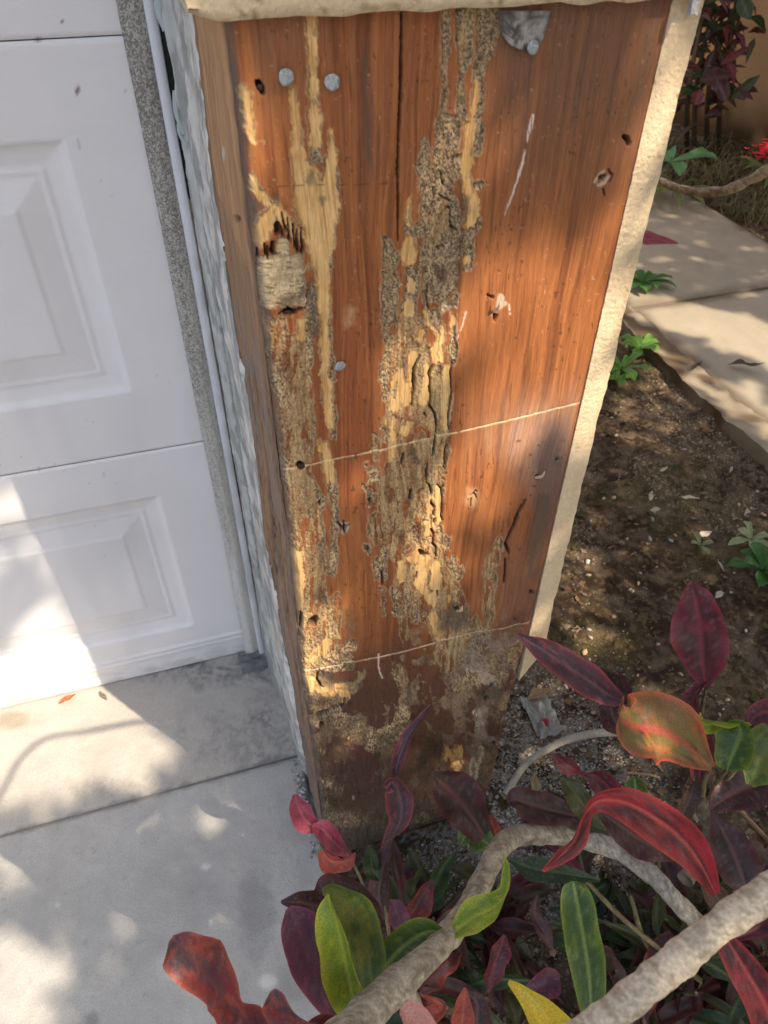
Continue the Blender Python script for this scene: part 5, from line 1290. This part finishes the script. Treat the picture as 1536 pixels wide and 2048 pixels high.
# pale fallen branch on the gravel
C = catmull([ground(1010, 1590, .01), ground(1050, 1530, .02), ground(1110, 1490, .035), ground(1170, 1470, .045), ground(1235, 1465, .05), ground(1330, 1470, .03)], 50)
V, F = tube_vf(C, np.linspace(.006, .0075, 50), 12, .08); m = MB(); m.add(V, F, mix((.25, .22, .17), (.48, .44, .36), fbm(V[:, 0]*90, V[:, 1]*90, 3)))
tag(m.build('fallen_branch', MBARK), 'pale fallen branch lying on the gravel right of the post foot', 'branch')
for (pts, r, lab) in [(((1470, 1610), (1536, 1680), (1580, 1720)), .004, 'straight brown stick at the right edge behind the dark leaves'), (((1255, 1545), (1300, 1550), (1320, 1556)), .002, 'short thin twig on the gravel under the brown leaf')]:
    C = catmull([ground(x, y, .02) for x, y in pts], 12); V, F = tube_vf(C, r, 8, .1); m = MB(); m.add(V, F, c=(.35, .22, .12)); tag(m.build('twig', MBARK), lab, 'twig')

def weed(name, label, px, py, on_z, n_, L, w_, c1, c2, up=(.2, .8), cat='plant', mat=MWEED, seed=1, spread=6.28, a0=0):
    g = ground(px, py, on_z); t = thing(name, label, cat, g)
    V, F = tube_vf([g, g+np.array([0, 0, L*.25])], .0015, 6); m = MB(); m.add(V, F, c=c1); m.build('stem', mat, t)
    for j in range(n_):
        a = a0+j/n_*spread+rng.uniform(-.3, .3); d = np.array([math.cos(a), math.sin(a), rng.uniform(*up)]); d /= np.linalg.norm(d); l = L*rng.uniform(.7, 1.1)
        b = g+np.array([0, 0, L*.15]); path = [b, b+d*l*.4, b+d*l*.75-np.array([0, 0, l*.05]), b+d*l-np.array([0, 0, l*.22])]
        V, F, c = leaf_mesh(path, [w_*.15, w_*.8, w_, w_*.05], [rng.uniform(-20, 20), rng.uniform(-20, 20)], c1, c2, c2, c1, .2, seed+j, .2, .08, 0, 12, 7, view=g+np.array([0, 0, 2.]))
        link('leaf', make_mesh('leaf', V, F, c, mat), t)
    return t
G1, G2 = (.10, .25, .03), (.20, .38, .06); D1, D2 = (.045, .14, .025), (.09, .22, .04)
weed('weed', 'bright green weed growing at the kerb edge', 1278, 705, .0, 8, .09, .016, G1, G2, seed=3)
weed('weed', 'bright green weed half hidden by the stucco edge below the kerb', 1242, 745, -.01, 7, .09, .015, G1, G2, seed=9)
weed('weed', 'small round leaved weed touching the stucco edge', 1236, 765, -.01, 4, .05, .014, G1, G2, seed=14)
weed('weed', 'dark green rosette weed beside the walkway', 1282, 575, .0, 9, .12, .020, D1, D2, seed=20)
weed('weed', 'green broad leaved weed at the right edge of the soil', 1522, 1150, .0, 10, .10, .017, D1, D2, seed=31)
weed('weed', 'pale wilted weed on the soil above the green one', 1500, 1085, .0, 6, .06, .010, (.28, .34, .16), (.36, .40, .22), seed=45)
weed('weed', 'tiny pale green sprout on the open soil', 1400, 1095, -.01, 4, .04, .007, (.24, .28, .12), (.32, .36, .18), seed=50)
weed('garden_plant', 'large leaved green plant peeking past the stucco corner', 1335, 345, .12, 7, .26, .035, (.10, .26, .09), (.14, .32, .12), seed=60, up=(.1, .5))
weed('garden_plant', 'yellow green strap leaved plant under the large green leaves', 1345, 395, .02, 10, .24, .016, (.14, .17, .05), (.24, .25, .10), seed=70, up=(-.1, .3))
weed('garden_plant', 'narrow leaved green plant at the right edge beyond the walkway', 1545, 365, .05, 12, .22, .014, (.11, .17, .04), (.22, .25, .08), seed=80, up=(.1, .6))
# pink leaf poking out past the stucco edge
pl_ = thing('pink_leaf_plant', 'pink pointed leaf poking out from behind the stucco edge over the walkway', 'plant', at(1240, 490, 1.5))
px_leaf([(1200, 474, 1.2, 12, 0), (1262, 475, 1.2, 18, 40), (1296, 477, 1.2, 15, 30), (1328, 481, 1.2, 8, 10), (1357, 487, 1.2, 1, 0)], 'pink', parent=pl_, name='leaf')
V, F = tube_vf(catmull([at(1200, 480, 1.5), at(1190, 560, 1.55), ground(1190, 700, 0)], 14), .003, 7); m = MB(); m.add(V, F, c=(.15, .10, .06)); m.build('stem', MBARK, pl_)
# thin bare branch crossing the far bed
fb_ = thing('bare_branch', 'thin knobbly brown branch arching in from the right over the walkway end', 'branch', at(1400, 380, 2.6))
branch([(1300, 350, 2.7, 7), (1345, 372, 2.6, 7), (1400, 384, 2.5, 8), (1450, 380, 2.4, 9), (1500, 360, 2.35, 10), (1560, 325, 2.3, 11)], 'limb', parent=fb_, n=60, seg=10, lump=.25, col=((.14, .10, .06), (.34, .27, .18)))
# red flower
fl = thing('red_flower', 'cluster of small red flowers at the right edge above the thin branch', 'flower', at(1530, 300, 2.35))
m = MB()
for j in range(60):
    p = at(1536, 300, 2.35)+np.array([rng.normal(0, .022), rng.normal(0, .022), rng.normal(0, .012)])
    for q in range(4):
        a = q*np.pi/2+rng.uniform(-.3, .3); d = np.array([math.cos(a), math.sin(a), .25])*.010; s = np.cross(d, (0, 0, 1)); s = s/np.linalg.norm(s)*.004
        m.add([p, p+d*.6+s, p+d, p+d*.6-s], [(0, 1, 2, 3)], c=(.85, .03, .07))
m.build('petals', MWEED, fl)
V, F = tube_vf(catmull([at(1536, 305, 2.35), at(1550, 330, 2.4), ground(1560, 420, 0)], 10), .004, 7); m = MB(); m.add(V, F, c=(.08, .12, .04)); m.build('stem', MBARK, fl)
# dry grass tuft stuff in the far bed
m = MB()
for i in range(900):
    g = ground(rng.uniform(1310, 1580), rng.uniform(290, 455), -.02)
    if g[0] < 2.32 or g[0] > 2.9: continue
    a = rng.uniform(0, 6.3); L_ = rng.uniform(.06, .20); d = np.array([math.cos(a), math.sin(a), 0]); s = np.array([-d[1], d[0], 0])*.0028
    p1 = g+d*L_*.4+np.array([0, 0, L_*.5]); p2 = g+d*L_+np.array([0, 0, L_*rng.uniform(.1, .5)])
    c = random.choice([(.20, .16, .07), (.28, .22, .10), (.12, .13, .04), (.16, .11, .06)])
    m.add([g-s, g+s, p1+s, p1-s], [(0, 1, 2, 3)], c=c); m.add([p1-s, p1+s, p2+s*.1, p2-s*.1], [(0, 1, 2, 3)], c=c)
tag(m.build('dry_grass', MWEED), kind='stuff')
# far dark shrub against the house wall
fs = thing('dark_shrub', 'dark leaved shrub in shade against the orange house wall, upper right', 'shrub', (2.6, 3.2, 0))
stems = []
for (x, y, y2, d) in [(1400, 300, -120, 3.7), (1425, 300, -100, 3.6), (1385, 260, -60, 3.5), (1450, 250, -140, 3.55)]:
    C = catmull([ground(x-12, 300, -.02), at(x-8, 180, d), at(x+18, 40, d-.1), at(x+30, y2, d-.2)], 30); stems.append(C)
    V, F = tube_vf(C, np.linspace(.014, .007, 30), 9, .15); m = MB(); m.add(V, F, c=(.10, .075, .05)); m.build('stem', MBARK, fs)
nl = 0
for i in range(210):
    C = stems[i % 4]; q = C[int(rng.integers(8, 30))]; a = rng.uniform(0, 6.3); d = np.array([math.cos(a), math.sin(a), rng.uniform(-.6, .5)]); d /= np.linalg.norm(d)
    b = q+rng.normal(0, .05, 3); L_ = rng.uniform(.08, .15); w_ = rng.uniform(.014, .024)
    if b[0]+d[0]*L_ > 2.9: continue
    pal = random.choice(['purple', 'purple', 'dred', 'brown', 'dgreen', 'dgreen']); cm, ce, cr2, cb, ba = PAL[pal]
    V, F, c = leaf_mesh([b, b+d*L_*.5, b+d*L_-np.array([0, 0, L_*.3])], [w_*.1, w_, w_*.05], [rng.uniform(-60, 60)]*2, cm, ce, cr2, cb, ba, i % 50, .2, .1, 0, 8, 5, view=q+np.array([-1., -2, 1]))
    link('leaf', make_mesh('leaf', V, F, c, MLEAF), fs); nl += 1
for (x0, y0, x1, y1, d, w_, pal) in [(1440, 130, 1500, 92, 3.3, 7, 'dred'), (1460, 200, 1520, 150, 3.3, 10, 'dgreen'), (1470, 175, 1490, 200, 3.3, 10, 'purple'), (1400, 160, 1465, 150, 3.3, 16, 'purple'), (1430, 150, 1455, 205, 3.3, 15, 'purple'), (1480, -10, 1500, 40, 3.2, 16, 'dgreen'), (1400, 180, 1390, 210, 3.2, 12, 'dred')]:
    px_leaf([(x0, y0, d, 1, 0), ((x0*2+x1)/3, (y0*2+y1)/3, d, w_, 10), ((x0+2*x1)/3, (y0+2*y1)/3, d, w_, 20), (x1, y1, d, 1, 0)], pal, parent=fs, name='leaf', n=12, k=7)

# ------------------------------------------------------------------ unseen tree behind the viewer, crown gaps cut to place the sun patches
SH = np.cross(SUN, (0, 0, 1.0)); SH /= np.linalg.norm(SH); SV = np.cross(SH, SUN); SV /= np.linalg.norm(SV)
def uv(P): P = np.asarray(P); return np.stack([P@SH, P@SV], -1)
W0 = lambda *q: [wall(x, y, 0) for x, y in q]
WD = lambda *q: [wall(x, y, DY) for x, y in q]
GR = lambda *q: [ground(x, y, 0) for x, y in q]
AT = lambda *q: [at(x, y, d) for x, y, d in q]
HOLES = [
 (W0((930, 540), (1010, 470), (1120, 440), (1235, 470), (1200, 640), (1165, 790), (1120, 860), (1060, 930), (1000, 1040), (925, 1020), (890, 900), (885, 700)), 0.0),
 (W0((770, 620), (885, 600), (920, 900), (930, 1200), (840, 1230), (780, 1100), (765, 850)), .35),
 (W0((560, 1090), (600, 1080), (690, 1220), (725, 1330), (690, 1400), (585, 1445)), 0.0),
 (W0((1270, 0), (1430, 0), (1225, 960), (1120, 980), (1230, 500)), .05),
 (W0((1080, 1080), (1160, 1050), (1110, 1290), (1050, 1280)), .25),
 (W0((340, -160), (1450, -160), (1430, 12), (360, 12)), .05),
 (WD((-300, 960), (65, 960), (110, 1080), (60, 1125), (-300, 1130)), .12),
 (WD((105, 1110), (225, 1365), (100, 1420), (-300, 1440), (-300, 1300), (0, 1290), (60, 1230)), 0.0),
 (GR((-300, 1400), (210, 1350), (370, 1490), (345, 1545), (150, 1608), (-300, 1690)), 0.0),
 (GR((-200, 1700), (30, 1690), (40, 1750), (-200, 1770)), .1), (GR((-200, 1780), (60, 1790), (50, 1830), (-200, 1850)), .1),
 (GR((-300, 1850), (40, 1850), (50, 1885), (125, 1890), (125, 1965), (85, 2080), (-200, 2080)), .05),
 (GR((1140, 1080), (1205, 1080), (1265, 1300), (1190, 1330), (1120, 1240)), .1),
 (GR((1225, 760), (1320, 745), (1400, 860), (1350, 900), (1220, 880)), .15),
 (GR((1220, 575), (1300, 585), (1580, 655), (1580, 755), (1380, 675), (1220, 635)), 0.0),
 (GR((1240, 640), (1330, 700), (1560, 790), (1560, 900), (1440, 830), (1330, 760), (1240, 690)), .1),
 (GR((1250, 1790), (1340, 1780), (1380, 1900), (1270, 1900)), .1), (GR((1380, 1900), (1500, 1920), (1500, 2020), (1380, 2000)), .2),
 (AT((1220, 1370, .82), (1330, 1380, .82), (1340, 1540, .82), (1220, 1540, .82)), .0),
 (AT((1090, 2085, .405), (1225, 1985, .405), (1425, 1822, .415), (1620, 1680, .43), (1660, 1730, .43), (1440, 1892, .415), (1245, 2058, .405), (1130, 2150, .405)), .12),
 (AT((1490, 240, 2.35), (1600, 240, 2.35), (1600, 350, 2.35), (1490, 350, 2.35)), .2),
]
tree = thing('shade_tree', 'unseen leafy tree behind the viewer, crown shaped to shade the driveway', 'tree', (2.6, -3.9, 0))
def inside(U_, V_, poly):
    q = uv(poly); c = np.zeros(U_.shape, bool); n = len(q)
    for i in range(n):
        (x0, y0), (x1, y1) = q[i], q[(i+1) % n]
        cond = ((y0 > V_) != (y1 > V_)) & (U_ < (x1-x0)*(V_-y0)/(y1-y0+1e-12)+x0); c ^= cond
    return c
NL = 80000
allp = np.array(GR((-400, 1300), (-400, 2100), (1600, 2100)) + [(3.2, -1, 0), (3.2, 4.2, 0), (-1.2, .45, 1.6), (.3, 0, 1.6), (-1.3, -.8, 0), (1.5, 4, 0)])
q = uv(allp); u0, v0 = q.min(0)-.15; u1, v1 = q.max(0)+.25
Uc, Vc = rng.uniform(u0, u1, NL), rng.uniform(v0, v1, NL)
keep = np.ones(NL, bool); rr_ = rng.random(NL)
for poly, pr in HOLES: keep &= ~(inside(Uc, Vc, poly) & (rr_ > pr))
keep &= fbm(Uc*6, Vc*6, 21, 3) > .05
Uc, Vc = Uc[keep], Vc[keep]; NL = len(Uc); dist = rng.uniform(3.3, 4.6, NL)
Cn = Uc[:, None]*SH+Vc[:, None]*SV+dist[:, None]*SUN
nrm = SUN*1.2+rng.normal(0, .6, (NL, 3)); nrm /= np.linalg.norm(nrm, axis=1)[:, None]
t_ = np.cross(nrm, rng.normal(0, 1, (NL, 3))); t_ /= np.linalg.norm(t_, axis=1)[:, None]; s_ = np.cross(nrm, t_)
l_ = rng.uniform(.032, .055, NL)[:, None]; ww = l_*.42
V = np.stack([Cn-t_*l_, Cn+s_*ww-t_*l_*.1, Cn+t_*l_, Cn-s_*ww-t_*l_*.1], 1).reshape(-1, 3)
F = np.arange(NL*4).reshape(-1, 4); cl = np.repeat(mix((.03, .07, .015), (.07, .13, .03), rng.random(NL)), 4, 0)
tag(link('crown', make_mesh('crown', V, F, cl, MWEED), tree), kind='stuff')
V, F = tube_vf(catmull([(2.9, -4.2, -.1), (2.85, -4.1, 1.2), (2.7, -3.8, 2.4), (2.2, -3.2, 3.2), (1.7, -2.6, 3.6)], 40), np.linspace(.13, .03, 40), 14, .1)
m = MB(); m.add(V, F, c=(.16, .13, .10)); m.build('trunk', MBARK, tree)
# unseen low twig added to cast an arc of shadow on the threshold
C = catmull([ground(x, y, 0)+SUN*1.7 for x, y in [(-60, 1680), (0, 1590), (40, 1520), (90, 1478), (170, 1463), (280, 1443), (330, 1440)]], 40)
V, F = tube_vf(C, .0045, 8, .1); m = MB(); m.add(V, F, c=(.2, .16, .12)); m.build('twig', MBARK, tree)
